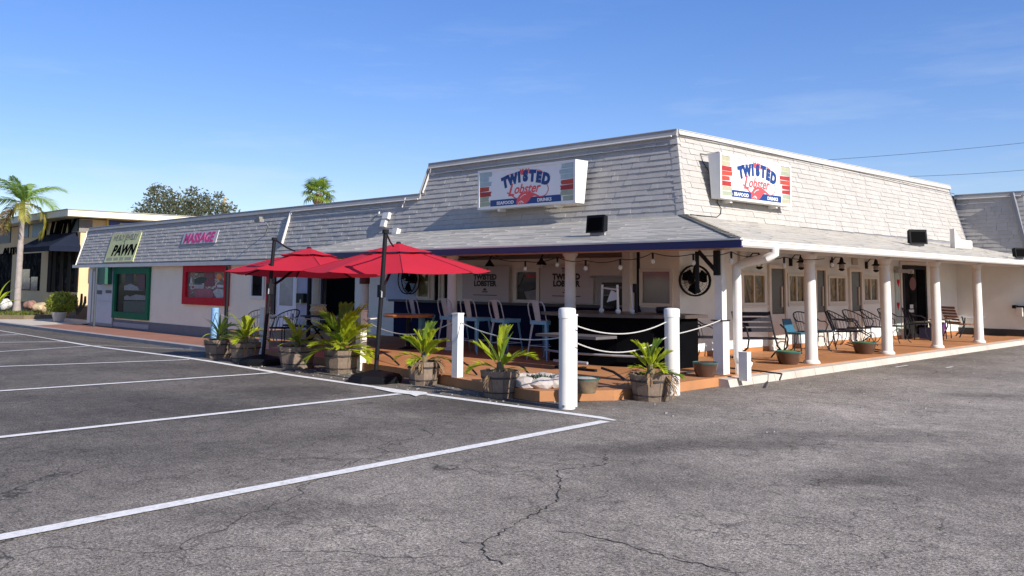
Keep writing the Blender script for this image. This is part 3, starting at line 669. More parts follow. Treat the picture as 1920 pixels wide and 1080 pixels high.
# left wing: white door, small window, red window, green window, pawn door
def wing_window(x0, y0, x1, y1, fm, gm, w, out=.07, name='window', **k):
    return window(WW, *rect(wwp, x0, y0, x1, y1), fm, gm, w, out=out, name=name, **k)
pink = mottled('massage_window_display', [(.05, .07, .05), (.10, .13, .09), (.36, .12, .13), (.09, .12, .08), (.5, .47, .43), (.22, .06, .06)], 1.7, .15, (1, 1, 1.5), spec=.06)
pawn_glass = mottled('pawn_window_reflection', [(.012, .015, .013), (.03, .035, .03), (.20, .21, .20), (.02, .03, .022), (.06, .03, .03)], .8, .15, (.35, 1, 1.6), spec=.06)  # reflections painted into the glass colour
rwn = window(WW, *rect(wwp, 348, 497, 430, 574), red_paint, pink, .26, out=.10)
a0, a1, b0, b1 = rect(wwp, 348, 497, 430, 574)
items(rwn, wwp, WW, [((.03, .05, .03), ((366, 505), (381, 504), (382, 512), (367, 513))), ((.02, .04, .02), ((366, 523), (378, 519), (390, 521), (384, 531), (366, 532))), ((.20, .05, .05), ((384, 508), (402, 506), (403, 536), (384, 538))),
  ((.38, .36, .33), ((366, 534), (384, 534), (383, 541), (366, 541))), ((.34, .09, .10), ((366, 545), (378, 541), (398, 541), (402, 557), (390, 561), (366, 560))), ((.45, .42, .38), ((400, 547), (408, 541), (421, 543), (422, 556), (408, 560))),
  ((.40, .40, .36), ((364, 563), (374, 560), (380, 566), (366, 568))), ((.38, .40, .36), ((386, 563), (400, 560), (412, 565), (388, 568))), ((.55, .53, .5), ((408, 534), (420, 534), (420, 539), (409, 539)))])
obj('lamp', B().ball(tuple(WW(a1 - .75, b1 - .42, .02)), .2, 8, (1.1, .12, .6)), M('orange_lamp_shade', (.75, .20, .03), .5), rwn)
gw = window(WW, *rect(wwp, 217, 502, 280, 601), green_paint, M('pawn_pane', (.014, .016, .014), .15, .2, 2, spec=.06), .26, out=.09)
items(gw, wwp, WW, [((.10, .035, .035), ((255, 512), (273, 510), (273, 540), (262, 541))), ((.05, .03, .03), ((258, 535), (273, 533), (273, 545), (262, 544))), ((.26, .26, .25), ((234, 536), (246, 532), (258, 537), (272, 541), (272, 545), (234, 544))), ((.20, .20, .19), ((234, 556), (240, 553), (244, 556), (256, 552), (274, 554), (274, 563), (234, 562))), ((.045, .06, .042), ((233, 564), (274, 565), (273, 590), (232, 589))), ((.03, .03, .03), ((236, 512), (250, 510), (250, 530), (236, 531)))])  # pale car reflection built as a coloured shape beside the displayed things
obj('window_base', B().fbox(WW, *rect(wwp, 215, 603, 280, 618), .001, .06), M('grey_block', (.30, .30, .31), .8), Bd)
a0, a1, b0, b1 = rect(wwp, 176, 504, 214, 600)
pdr = obj('pawn_door', ring(WW, a0, a1, -.34, b1, .12, .001, .06), M('grey_door_frame', (.20, .21, .20), .5), Bd)
obj('door_leaf', B().fbox(WW, a0 + .12, a1 - .12, -.30, b1 - .12, .002, .04), M('grey_white_door', (.50, .50, .52), .5, .05), pdr)
for q in ((186, 516, 193, 524), (186, 528, 193, 534), (184, 544, 193, 552), (200, 544, 211, 550)):
    obj('notice', B().fbox(WW, *rect(wwp, *q), .041, .046), M('faded_notice', (.12, .12, .13), .7), pdr)
obj('push_bar', B().fbox(WW, *rect(wwp, 178, 563.5, 214, 565.5), .041, .07), white_trim, pdr)
obj('green_box', B().fbox(WW, *rect(wwp, 195, 502, 212, 533), .061, .35), M('dark_green_cabinet', (.012, .09, .055), .5), Bd)
p = WW(*wwp(195.5, 570)); obj('green_pole', B().tube([(p.x, 14.22, -.40), (p.x, 14.22, 2.1)], .05, 8), M('dark_slate_pole', (.05, .06, .065), .5), Bd)
obj('edge_post', B().fbox(WW, *rect(wwp, 170, 500, 175, 606), .001, .05), white_trim, Bd)
obj('plinth', B().fbox(WW, -16.32, wwp(600, 600)[0], -1, -.02, .001, .02), plinth_grey, Bd)
window(WW, *rect(wwp, 472, 509, 496, 561), white_trim, glass_dark, .1)
a0, a1, b0, b1 = rect(wwp, 519, 506, 556, 640)
wd = obj('white_door', ring(WW, a0, a1, -.36, b1, .1, .001, .05), white_trim, Bd)
obj('door_leaf', B().fbox(WW, a0 + .1, a1 - .1, -.36, b1 - .1, .002, .03), M('white_door_leaf', (.66, .65, .66), .5, .03), wd)
obj('door_light', B().fbox(WW, a0 + .27, a1 - .25, .85, b1 - .18, .031, .036), M('frosted_grey_glass', (.26, .26, .26), .2, .2, 3), wd)
obj('door_handle', B().fbox(WW, a1 - .22, a1 - .17, .42, .62, .031, .08), steel_grey, wd)
obj('brown_strip', B().fbox(WW, *rect(wwp, 512, 506, 519, 590), .001, .05), M('dark_brown_strip', (.05, .035, .03), .7), Bd)
obj('red_trim', B().fbox(WW, *rect(wwp, 503, 500, 506.5, 590), .001, .06), red_paint, Bd)
obj('violet_panel', B().fbox(WW, a1 + .02, dx0 + 14.2 - .02, -.4, 2.3, .001, .02), M('violet_grey_wall', (.36, .345, .40), .7), Bd)
mbx = obj('mailbox', B().fbox(WW, *rect(wwp, 564, 550, 577, 568), .021, .16), black_metal, Bd)
c = wwp(572, 564); obj('mailbox_number', text_bm('8', .16, WW, c[0], c[1] - .07, .163, bold=.006), M('pale_yellow_vinyl', (.6, .62, .25), .5), mbx)
obj('door_jamb', B().fbox(FW, dx0 - .10, dx0 + .06, -.1, 2.2, .001, .05), M('dark_door_jamb', (.05, .045, .055), .5), Bd)
obj('door_leaf', B().fbox(FW, dx0 + .06, dx1, -.1, 2.1, -.12, -.08), black_flat, Bd)  # near-black sheet filling the open doorway in place of its dark inside
# little service things on the roof front
def box_thing(name, label, cat, b, mat, **k):
    o = obj(name, b, mat); return tag(o, label, cat)
A = FM.ab(onp(727, 411, FM.o, FM.n)); 
o = obj('junction_box', merge(B().fbox(FM, A[0] - .12, A[0] + .14, A[1] - .02, A[1] + .16, .02, .12), B().fbox(FM, A[0] - .14, A[0] + .05, A[1] - .24, A[1] - .03, .02, .11)), white_paint)
tag(o, 'white stepped electrical box on the shingles above the right umbrella', 'electrical box')
A = FM.ab(onp(747, 436, FM.o, FM.n))
tag(obj('roof_vent', B().fbox(FM, A[0] - .1, A[0] + .1, A[1] - .08, A[1] + .08, .0, .14), white_paint), 'small white vent cap at the foot of the shingles by the canopy edge', 'vent')
P = onp(505, 425, FM.o, FM.n); root = thing('roof_lamp', 'small grey floodlight on a bent arm above the left umbrella pole', 'floodlight', P, world=True)
q = P + FM.n * .02
obj('lamp_arm', B().tube([onp(498, 441, FM.o, FM.n) + FM.n * .02, onp(512, 427, FM.o, FM.n) + FM.n * .18, onp(516, 424, FM.o, FM.n) + FM.n * .35], .02, 6), steel_grey, root)
c = onp(507, 421, FM.o, FM.n) + FM.n * .42
obj('lamp_head', B().box(c, (.34, .16, .10)).box(c + V((0, 0, .08)), (.2, .12, .08)), M('dull_bronze', (.22, .20, .17), .5), root)
P = onp(742, 456, CF_.o, CF_.n)
# ------------------------------------------------------------------ signs
logo_blue = M('logo_blue', (.010, .042, .17), .4, .04, 3); logo_red = M('logo_red', (.72, .075, .075), .4, .05, 3)
sign_white = M('sign_face_white', (.76, .74, .70), .35, .03, 2)
sign_case = M('sign_case_white', (.72, .70, .65), .4, .04, 3)
pl_cols = {'cream': (.40, .375, .25), 'sage': (.33, .36, .25), 'red': (.36, .03, .025), 'coral': (.44, .06, .032), 'sky': (.36, .47, .46)}  # sky tone is cream with the reflected teal tint painted in
PM = {k: M('plank_' + k, c, .5, .12, 6) for k, c in pl_cols.items()}
LFr = Fr((0, 0, 0), (1, 0, 0), (0, 1, 0))
HW, HH = 1.5, .47
def ribbon(pts, w, z0=.004, z1=.007):
    q = B(); P = [V((x, y, 0)) for x, y in pts]; rows = []
    for i, p in enumerate(P):
        t = (P[min(i + 1, len(P) - 1)] - P[max(0, i - 1)]).normalized(); nn = V((-t.y, t.x, 0)) * (w(i / (len(P) - 1)) if callable(w) else w) / 2
        rows.append([(p + nn), (p - nn)])
    q.sheet([[(a.x, a.y, z1), (b.x, b.y, z1)] for a, b in rows][::-1]); return q
def spline(c, n=10):
    out = []
    P = [c[0]] + list(c) + [c[-1]]
    for i in range(1, len(P) - 2):
        for k in range(n):
            t = k / n; a, b, d, e = P[i - 1], P[i], P[i + 1], P[i + 2]
            out.append(tuple(.5 * (2 * b[j] + (d[j] - a[j]) * t + (2 * a[j] - 5 * b[j] + 4 * d[j] - e[j]) * t * t + (3 * b[j] - a[j] - 3 * d[j] + e[j]) * t ** 3) for j in (0, 1)))
    out.append(tuple(c[-1])); return out
def lobster_sign(loc, right, label, left_cols, right_cols, sx=1., db=.27, dt=.40):
    root = bpy.data.objects.new('box_sign', None); COL.objects.link(root); tag(root, label, 'sign', 'box signs on the mansard roof')
    fr = Fr(loc, right, (0, 0, 1)); root.matrix_world = fr.mat()
    b = B().hexa([(-HW * sx, -HH, -db), (HW * sx, -HH, -db), (HW * sx, -HH, -.002), (-HW * sx, -HH, -.002), (-HW * sx, HH, -dt), (HW * sx, HH, -dt), (HW * sx, HH, -.002), (-HW * sx, HH, -.002)])
    obj('sign_box', b, sign_case, root)
    obj('sign_frame', ring(LFr, -HW * sx, HW * sx, -HH, HH, .055, -.001, .02), sign_case, root)
    X, Y = HW * sx - .056, HH - .056
    obj('sign_face', B().fbox(LFr, -X, X, -Y, Y, -.001, .003), sign_white, root)
    rnd = random.Random(len(label))
    for side, cols in ((-1, left_cols), (1, right_cols)):
        n = len(cols); h = 2 * Y / n
        for i, cn in enumerate(cols):
            w = .36 + rnd.uniform(-.05, .07); y1 = Y - i * h; y0 = y1 - h + .006
            e = X - w
            if side < 0: poly = [(-X, y0), (-e, y0 + rnd.uniform(0, .02)), (-e + rnd.uniform(-.03, .03), (y0 + y1) / 2), (-e + rnd.uniform(-.02, .02), y1), (-X, y1)]
            else: poly = [(X, y1), (e, y1 - rnd.uniform(0, .02)), (e + rnd.uniform(-.03, .03), (y0 + y1) / 2), (e + rnd.uniform(-.02, .02), y0), (X, y0)]
            obj('plank', B().prism(poly, LFr, .003, .007), PM[cn], root)
    e = X - .37
    obj('name_band', B().fbox(LFr, -e, e, -Y, -Y + .15, .003, .0065), logo_blue, root)
    for wd_, wx_ in (('SEAFOOD', -.62), ('DRINKS', .62)): obj('band_word', text_bm(wd_, .10, LFr, wx_, -Y + .035, .0068, .001, .003, sx=1.25), sign_white, root)
    # arched name
    word = 'TWISTED'; xs_ = (-.60, -.37, -.16, .03, .24, .43, .64); parts = []
    for ch, x in zip(word, xs_):
        t = x / .75; y = .015 + .14 * (1 - t * t) ; s = .31 if ch not in 'TD' else .33
        parts.append(text_bm(ch, s, LFr, x, y - .03 - .02 * abs(t), (.0078), .0015, .026, rot=-t * .30, sx=.92))
    obj('name_lettering', merge(*parts), logo_blue, root)
    obj('script_lettering', merge(text_bm('L', .40, LFr, -.44, -.20, .0072, .001, .008, .35, rot=-.02), text_bm('obster', .30, LFr, .06, -.155, .0072, .001, .006, .35, rot=.0, sx=1.02)), logo_red, root)
    # antennae, head, curling tail and claw
    ant = merge(ribbon(spline([(-.62, .12), (-.52, .27), (-.36, .31), (-.2, .27), (-.06, .33)]), .018), ribbon(spline([(.06, .33), (.2, .27), (.36, .33), (.52, .30), (.64, .18)]), .018),
                ribbon(spline([(.70, -.02), (.74, -.12), (.66, -.24), (.48, -.27), (.30, -.22)]), .022), ribbon(spline([(-.40, -.05), (-.46, -.13), (-.36, -.22), (-.26, -.27)]), .03), ribbon(spline([(-.56, -.12), (-.50, -.14), (-.42, -.10)]), .03))
    obj('antenna', ant, logo_red, root)
    head = [(-.10, .26), (.10, .26), (.13, .33), (.15, .40), (.09, .37), (.05, .40), (0, .36), (-.05, .40), (-.09, .37), (-.15, .40), (-.13, .33)]
    obj('lobster_head', B().prism(head, LFr, .004, .0075), logo_red, root)
    tail = spline([(.48, -.255), (.32, -.19), (.13, -.14), (-.08, -.155), (-.20, -.24), (-.25, -.34), (-.22, -.41), (-.08, -.41), (.04, -.40), (.14, -.345), (.21, -.28), (.32, -.245), (.48, -.27)], 5)[:-1]
    obj('lobster_tail', B().prism(tail[::-1], LFr, .004, .0085), logo_red, root)
    obj('tail_highlight', merge(ribbon(spline([(-.13, -.27), (-.04, -.21), (.06, -.19)]), .014, .0087, .0092), ribbon(spline([(-.19, -.385), (-.10, -.335), (-.02, -.38)]), .012, .0087, .0092), ribbon(spline([(-.12, -.39), (-.08, -.35), (-.04, -.39)]), .012, .0087, .0092)), sign_white, root)
    for mx_ in (-.9, .9): obj('mount', B().box((mx_, -HH - .03, -.16), (.08, .06, .2)), sign_case, root)
    return root
lobster_sign((-14.0, 14.40, 3.80), (1, 0, 0), 'long white box sign reading Twisted Lobster on the shaded roof face above the umbrella', ['sky', 'sky', 'sky', 'coral', 'red', 'sage', 'sage'], ['sky', 'sky', 'sky', 'coral', 'red', 'sage', 'sage'], 1.03)
lobster_sign((-9.66, 17.08, 3.82), (.03, 1, 0), 'long white box sign reading Twisted Lobster on the sunlit roof face right of the corner', ['cream', 'cream', 'red', 'coral', 'coral', 'red', 'cream', 'sage'], ['cream', 'sage', 'red', 'coral', 'red', 'red', 'sage', 'cream'], .94, .2, .27)
# flat signs lying on the shingles of the left wing
def roof_sign(name, label, quad, mat, group=None):
    ab = [FM.ab(onp(*p, FM.o, FM.n)) for p in quad]; a0, a1, b0, b1 = ab[0][0], ab[1][0], ab[0][1], ab[1][1]
    root = thing(name, label, 'sign', FM((a0 + a1) / 2, b0, 0), world=True)
    obj('board', B().fbox(FM, a0, a1, b0, b1, .024, .05), mat, root); return root, a0, a1, b0, b1
sg, a0, a1, b0, b1 = roof_sign('massage_sign', 'pale lilac board reading MASSAGE in pink letters on the wing roof', ((342, 459), (413, 432)), M('lilac_board', (.47, .44, .44), .6))
obj('sign_lettering', text_bm('MASSAGE', (b1 - b0) * 1.08, FM, (a0 + a1) / 2 - .05, b0 + (b1 - b0) * .12, .053, .004, .02, .12, sx=(a1 - a0) / ((b1 - b0) * 1.08 * 4.9)), M('pink_letters', (.55, .03, .16), .5), sg)
sg, a0, a1, b0, b1 = roof_sign('pawn_sign', 'faded yellow green board reading PAWN at the far end of the wing roof', ((197, 492), (268, 436)), M('faded_yellow_board', (.60, .60, .27), .6, .12, 1.5, dirt=.3))
obj('sign_lettering', text_bm('PAWN', (b1 - b0) * .50, FM, (a0 + a1) / 2 + .2, b0 + (b1 - b0) * .24, .053, .004, .025, .2, sx=(a1 - a0) / ((b1 - b0) * .50 * 3.9)), black_flat, sg)
k_ = M('faded_olive_letters', (.20, .20, .14), .7)
obj('small_lettering', merge(text_bm('WE BUY JEWELRY', (b1 - b0) * .27, FM, (a0 + a1) / 2, b1 - (b1 - b0) * .23, .053, .003, .012, .1, sx=(a1 - a0) / ((b1 - b0) * .27 * 9.6)), text_bm('&', (b1 - b0) * .17, FM, (a0 + a1) / 2 + .1, b0 + (b1 - b0) * .63, .053, .003, .004)), k_, sg)
bars = B(); x = a0 + .2; kx = (a1 - a0 - .4) / 3.1
for w in (.75, .6, .5, .8):
    bars.fbox(FM, x, x + w * kx, b0 + .06, b0 + .06 + (b1 - b0) * .10, .05, .054); x += (w + .14) * kx
obj('worn_lettering', bars, M('worn_grey_letters', (.30, .31, .22), .7), sg)
# banners on the bar wall
def banner(label, q):
    a0, a1, b0, b1 = rect(fwp, *q); root = thing('wall_banner', label, 'banner', FW((a0 + a1) / 2, b0, 0), group='banners on the bar wall', world=True)
    obj('panel', B().fbox(FW, a0, a1, b0, b1, .07, .10), M('banner_panel', (.50, .44, .42), .6, .04, 2), root)
    c = (a0 + a1) / 2; h = b1 - b0; z = .102; dk = M('banner_ink', (.035, .025, .022), .6)
    ls = (text_bm('THE', .15, FW, c, b0 + h * .80, z, .001, .004), text_bm('TWISTED', .175, FW, c, b0 + h * .62, z, .001, .011, sx=1.1), text_bm('LOBSTER', .175, FW, c, b0 + h * .44, z, .001, .011, sx=1.1))
    obj('lettering', merge(*ls), dk, root)
    obj('emblem', merge(*[ribbon([(c + x * .1, b0 + h * .33 + y * .1), (c + x2 * .1, b0 + h * .33 + y2 * .1)], .03) for x, y, x2, y2 in ()] or [B().fbox(FW, c - .1, c + .1, b0 + h * .26, b0 + h * .29, z - .001, z + .001), B().prism([(c - .05, b0 + h * .31), (c + .07, b0 + h * .31), (c + .02, b0 + h * .38), (c - .06, b0 + h * .36)], FW, z - .001, z + .001)], B().fbox(FW, c - .42, c + .42, b0 + h * .175, b0 + h * .195, z - .001, z + .001)), dk, root)
banner('beige wall banner lettered The Twisted Lobster behind the left stools', (873, 499, 959, 567))
banner('beige wall banner lettered The Twisted Lobster partly hidden by the front column', (1020, 497, 1117, 570))
# ------------------------------------------------------------------ posts and ropes along the patio edge
def bollard(p, h, r, label):
    t = thing('bollard', label, 'bollard', p, group='round white bollards')
    obj('post', B().lathe([(r, -.05), (r, h - .13)], 28), white_paint, t, smooth=True)
    obj('cap', B().lathe([(r * 1.07, h - .135), (r * 1.07, h - .03), (r * .98, h - .012), (r * .5, h - .002), (.002, h)], 28), white_paint, t, smooth=True)
    obj('reflector', B().box((.04, -r * 1.0, .045), (.04, .02, .02)), steel_grey, t)
    return t
bA, bB = ong(1063, 766), ong(1261, 740)
bollard(bA, 1.29, .105, 'thick round white bollard nearest the corner of the painted parking lines')
bollard(bB, 1.255, .108, 'thick round white bollard behind the half dead palm planter at the patio corner')
def post(p, h, w, label, mat=white_paint, rz=0.05, name='rope_post'):
    t = thing(name, label, 'post', p, rz, group='square white rope posts')
    obj('shaft', B().box((0, 0, h / 2 - .02), (w, w, h + .04)), mat, t)
    obj('post_cap', B().box((0, 0, h + .016), (w + .012, w + .012, .024)), mat, t); return t
pc = ong(857, 724); pd = ong(676, 694); pe = ong(494, 668)
post(pc, 1.10, .125, 'square white rope post between the two right hand palm planters')
post(pd, 1.06, .14, 'square white rope post behind the largest palm planter')
post(pe, 1.02, .15, 'square white rope post directly behind the left umbrella pole')
post(bA + F0 * .17 + R0 * .075, 1.17, .10, 'slim square white post touching the back of the nearest round bollard')
PBL = ony(402, 620, 10.55); PBL.z = wz(PBL.x) - .1; PBT = ony(402, 577, 10.55).z - PBL.z
bl = thing('pipe_bollard', 'pale blue pipe bollard behind the farthest left palm planter', 'bollard', tuple(PBL))
obj('post', B().lathe([(.09, -.05), (.09, PBT - .05), (.095, PBT - .05), (.095, PBT)], 18), M('pale_blue_paint', (.20, .36, .55), .5), bl, smooth=True)
lp = V((-7.56, 12.72, .1)); lpt = thing('short_post', 'short square white post beside the downspout elbow', 'post', onz(1399, 712, .11) + F0 * .06)
obj('shaft', B().box((0, 0, .20), (.15, .12, .44)), white_paint, lpt); obj('post_cap', B().box((0, 0, .425), (.155, .125, .012)), white_paint, lpt)
rope_mat = M('white_rope', (.50, .47, .42), .8, .12, 30)
def rope(a, b, sag, label, r=.0085):
    a, b = V(a), V(b); pts = [a.lerp(b, i / 20) - V((0, 0, sag * 4 * (i / 20) * (1 - i / 20))) for i in range(21)]
    tag(obj('rope', B().tube(pts, r, 6), rope_mat), label, 'rope', 'white ropes slung between the posts')
def Z(p, z): return V((p.x, p.y, p.z + z))
rope(Z(bA, 1.06) + V((.06, .09, 0)), Z(bB, 1.05) + V((-.03, -.1, 0)), .14, 'upper of the two white ropes between the round bollards')
rope(Z(bA, .84) + V((.06, .09, 0)), Z(bB, .83) + V((-.03, -.1, 0)), .17, 'lower of the two white ropes between the round bollards')
rope(Z(pc, .98) + V((.07, 0, 0)), Z(bA, .90) + V((-.1, .02, 0)), .12, 'white rope from a square post to the nearest round bollard')
rope(Z(pd, .92) + V((.07, 0, 0)), Z(pc, 1.0) + V((-.07, 0, 0)), .24, 'white rope sagging behind the right umbrella pole')
rope(Z(pe, .90) + V((.08, 0, 0)), Z(pd, .92) + V((-.07, 0, 0)), .05, 'white rope stretched behind the largest palm planter')
rope(Z(bl.location, PBT - .1), Z(pe, .92) + V((-.08, 0, 0)), .15, 'white rope at the far left end of the patio')
rope(Z(bB, .87) + V((0, .1, 0)), V((-7.93, 12.78, 1.02)), .02, 'white rope rising from the round bollard to the corner post')

# ------------------------------------------------------------------ umbrellas
umb_red = M('red_umbrella_cloth', (.52, .014, .032), .8, .06, 2, .15, 120)
def cloth(mat):
    n = mat.node_tree; b = n.nodes['Principled BSDF']; o = n.nodes['Material Output']
    tr = n.nodes.new('ShaderNodeBsdfTranslucent'); tr.inputs[0].default_value = (.62, .03, .05, 1)
    mx = n.nodes.new('ShaderNodeMixShader'); mx.inputs[0].default_value = .22
    n.links.new(b.outputs[0], mx.inputs[1]); n.links.new(tr.outputs[0], mx.inputs[2]); n.links.new(mx.outputs[0], o.inputs[0])
cloth(umb_red)
def umbrella(base, hub, R, ph, label, lean, rimdrop=.46, tilt=(0, 0), sl=1.0):
    t = thing('cantilever_umbrella', label, 'umbrella', base, group='red cantilever umbrellas', world=True)
    bx, by, bz = base
    pole_top = V((bx + lean.x, by + lean.y, bz + 2.42))
    obj('base', B().lathe([(.44, 0), (.44, .07), (.39, .12), (.15, .17), (.07, .19)], 8, base, ph=math.pi / 8), M('black_plastic', (.007, .007, .008), .6, .1, 5, spec=.12), t)
    for k in range(2):
        a = .6 + k * math.pi; obj('wheel', B().ball((bx + .37 * math.cos(a), by + .37 * math.sin(a), bz + .05), .05, 6), black_metal, t)
    bp = V(base)
    obj('pole', B().tube([bp + V((0, 0, .1)), bp.lerp(pole_top, .5), pole_top], .036, 10), black_metal, t, smooth=True)
    cm = bp.lerp(pole_top, .60)
    crank = obj('crank_housing', B().box(cm, (.10, .10, .20)), black_metal, t)
    obj('crank_handle', B().tube([cm + V((.05, -.05, 0)), cm + V((.14, -.10, -.01)), cm + V((.15, -.11, -.1))], .012, 6), steel_grey, crank)
    obj('pole_cap', B().tube([pole_top + V((0, 0, -.03)), pole_top + V((0, 0, .03))], .055, 10), black_metal, t)
    H = V(hub)
    n = 8; tx, ty = tilt
    def rim(k, s=1., dz=0.):
        a = ph + 2 * math.pi * k / n; d = V((math.cos(a), math.sin(a), 0)) * R * s
        return H + d + V((0, 0, -rimdrop * s ** 1.15 * sl - .05 + dz + tx * d.x + ty * d.y))
    arm_end = H + V((0, 0, .06))
    mid = pole_top.lerp(arm_end, .5) + V((0, 0, .04))
    obj('arm', B().tube([cm + V((0, 0, .02)), cm.lerp(H, .3) + V((0, 0, -.06)), cm.lerp(H, .7) + V((0, 0, -.12)), H + V((0, 0, -.22))], .026, 8), black_metal, t, smooth=True)
    obj('stay', B().tube([pole_top, pole_top.lerp(H, .35) + V((0, 0, -.10)), H + (pole_top - H) * .42 + V((0, 0, -.12))], .016, 6), black_metal, t)
    obj('hub', B().lathe([(.05, -.02), (.05, .03), (.03, .05)], 10, H), black_metal, t)
    top = B()
    segs = 5
    for k in range(n): # each panel dips a little between its ribs
        grid = []
        for i in range(segs + 1):
            s = .30 + .70 * i / segs; row = []
            for j in range(5):
                f = j / 4; p = rim(k, s).lerp(rim(k + 1, s), f); p.z -= .05 * s * 4 * f * (1 - f) * .55
                inw = (H - p); inw.z = 0; p += inw * (.045 * 4 * f * (1 - f) * (s ** 2)); row.append(p)
            grid.append(row)
        top.sheet(grid)
    c = obj('canopy', top, umb_red, t, smooth=True)
    vent = B()
    for k in range(n):
        vent.sheet([[H + V((0, 0, .03))] * 3, [rim(k, .2, .05), rim(k, .2, .05).lerp(rim(k + 1, .2, .05), .5) - V((0, 0, .004)), rim(k + 1, .2, .05)], [rim(k, .36, .055), rim(k, .36, .055).lerp(rim(k + 1, .36, .055), .5) - V((0, 0, .012)), rim(k + 1, .36, .055)]])
    obj('vent_cap', vent, umb_red, c)
    obj('seam', merge(*[B().tube([rim(k, s, .006) for s in (.36, .6, .8, 1)], .006, 4) for k in range(n)]), M('red_seam', (.30, .01, .025), .8), c)
    for k in range(n):
        obj('rib', B().tube([H + V((0, 0, -.06)), rim(k, .5, -.03), rim(k, .985, -.02)], .011, 6), black_metal, t)
    return t
u2b, u1b = ong(704, 716), ong(492, 683)
umbrella(tuple(u2b), (-13.05, 10.10, 2.29), 1.72, math.radians(10), 'red cantilever umbrella with its pole nearest the bar stools', V((.08, .08, 0)), .44, (-.02, .02))
umbrella(tuple(u1b), (-16.15, 10.15, 2.27), 1.66, math.radians(22), 'red cantilever umbrella left of the other with its pole by the white post', V((.11, .11, 0)), .46, (.03, -.03))
# rear poles of two folded stands seen under the cloth
for px, lab in ((578, 'slim black stand pole in front of the mailbox under the left umbrella'), (423, 'slim black stand pole beside the red framed window')):
    p = ony(px, 620, 12.2); z0 = wz(p.x)
    t = thing('stand_pole', lab, 'pole', (p.x, 12.2, z0)); obj('pole', B().lathe([(.055, 0), (.055, 2.02 - z0)], 10), black_metal, t, smooth=True)
    obj('base_plate', B().lathe([(.25, 0), (.25, .04), (.08, .06)], 12), black_metal, t); obj('crank_knob', B().box((.08, -.03, 1.95 - z0), (.08, .05, .07)), black_metal, t)

# ------------------------------------------------------------------ bar, stools and front tables
dark_wood = M('dark_bar_wood', (.045, .03, .022), .45, .25, 6); bar_top_m = M('worn_bar_top', (.085, .06, .048), .35, .2, 4)
bar = thing('bar_counter', 'black skirted outdoor bar with a curved worn wooden top at the patio corner', 'bar', (-10.0, 13.0, DZ), world=True)
bp_ = [(-11.6, 12.65), (-11.2, 12.50), (-10.6, 12.42), (-9.9, 12.55), (-9.3, 12.80), (-8.95, 13.15), (-8.9, 13.6), (-9.3, 13.75), (-10.2, 13.75), (-11.6, 13.75)]
obj('skirt', B().prism(bp_, fw, DZ, 1.0), black_flat, bar)
cxm, cym = -10.2, 13.1
obj('counter_top', B().prism([(cxm + (x - cxm) * 1.09, cym + (y - cym) * 1.28) for x, y in bp_], fw, 1.003, 1.06), bar_top_m, bar)
obj('foot_rail', B().tube([(x, y - .12, .34) for x, y in bp_[:5]], .022, 6), steel_grey, bar)
st = thing('drink_tower', 'white tubular stand with round feet on the bar top', 'stand', (-10.15, 12.75, 1.062))
w1 = B()
for x, y in ((-.30, .05), (.22, -.12), (.36, .12)):
    w1.tube([(x, y, .03), (x * .93, y, .52)], .022, 8); w1.ball((x, y, .045), .05, 8)
w1.tube([(-.28, .05, .46), (.21, -.1, .43)], .018, 6)
obj('frame', w1, white_trim, st); obj('slanted_panel', B().hexa([(-.12, -.02, .20), (.18, -.1, .26), (.18, -.07, .26), (-.12, .01, .20), (-.02, -.02, .42), (.2, -.1, .36), (.2, -.07, .36), (-.02, .01, .42)]), white_trim, st)
obj('tap', B().tube([(.42, .14, .02), (.42, .14, .42)], .03, 8).box((.42, .12, .46), (.06, .06, .16)), black_metal, st)
tag(obj('black_stool_top', B().lathe([(.02, 0), (.17, .01), (.19, .06), (.17, .12), (.02, .13)], 18, (-9.55, 13.55, 1.062)), M('black_vinyl', (.012, .012, .022), .35)), 'round black vinyl cushion lying on the far end of the bar', 'cushion')
stool_blue = M('pale_blue_metal', (.16, .37, .50), .45, .14, 8, dirt=.3); stool_grey = M('grey_metal_back', (.36, .40, .415), .45, .12, 8)
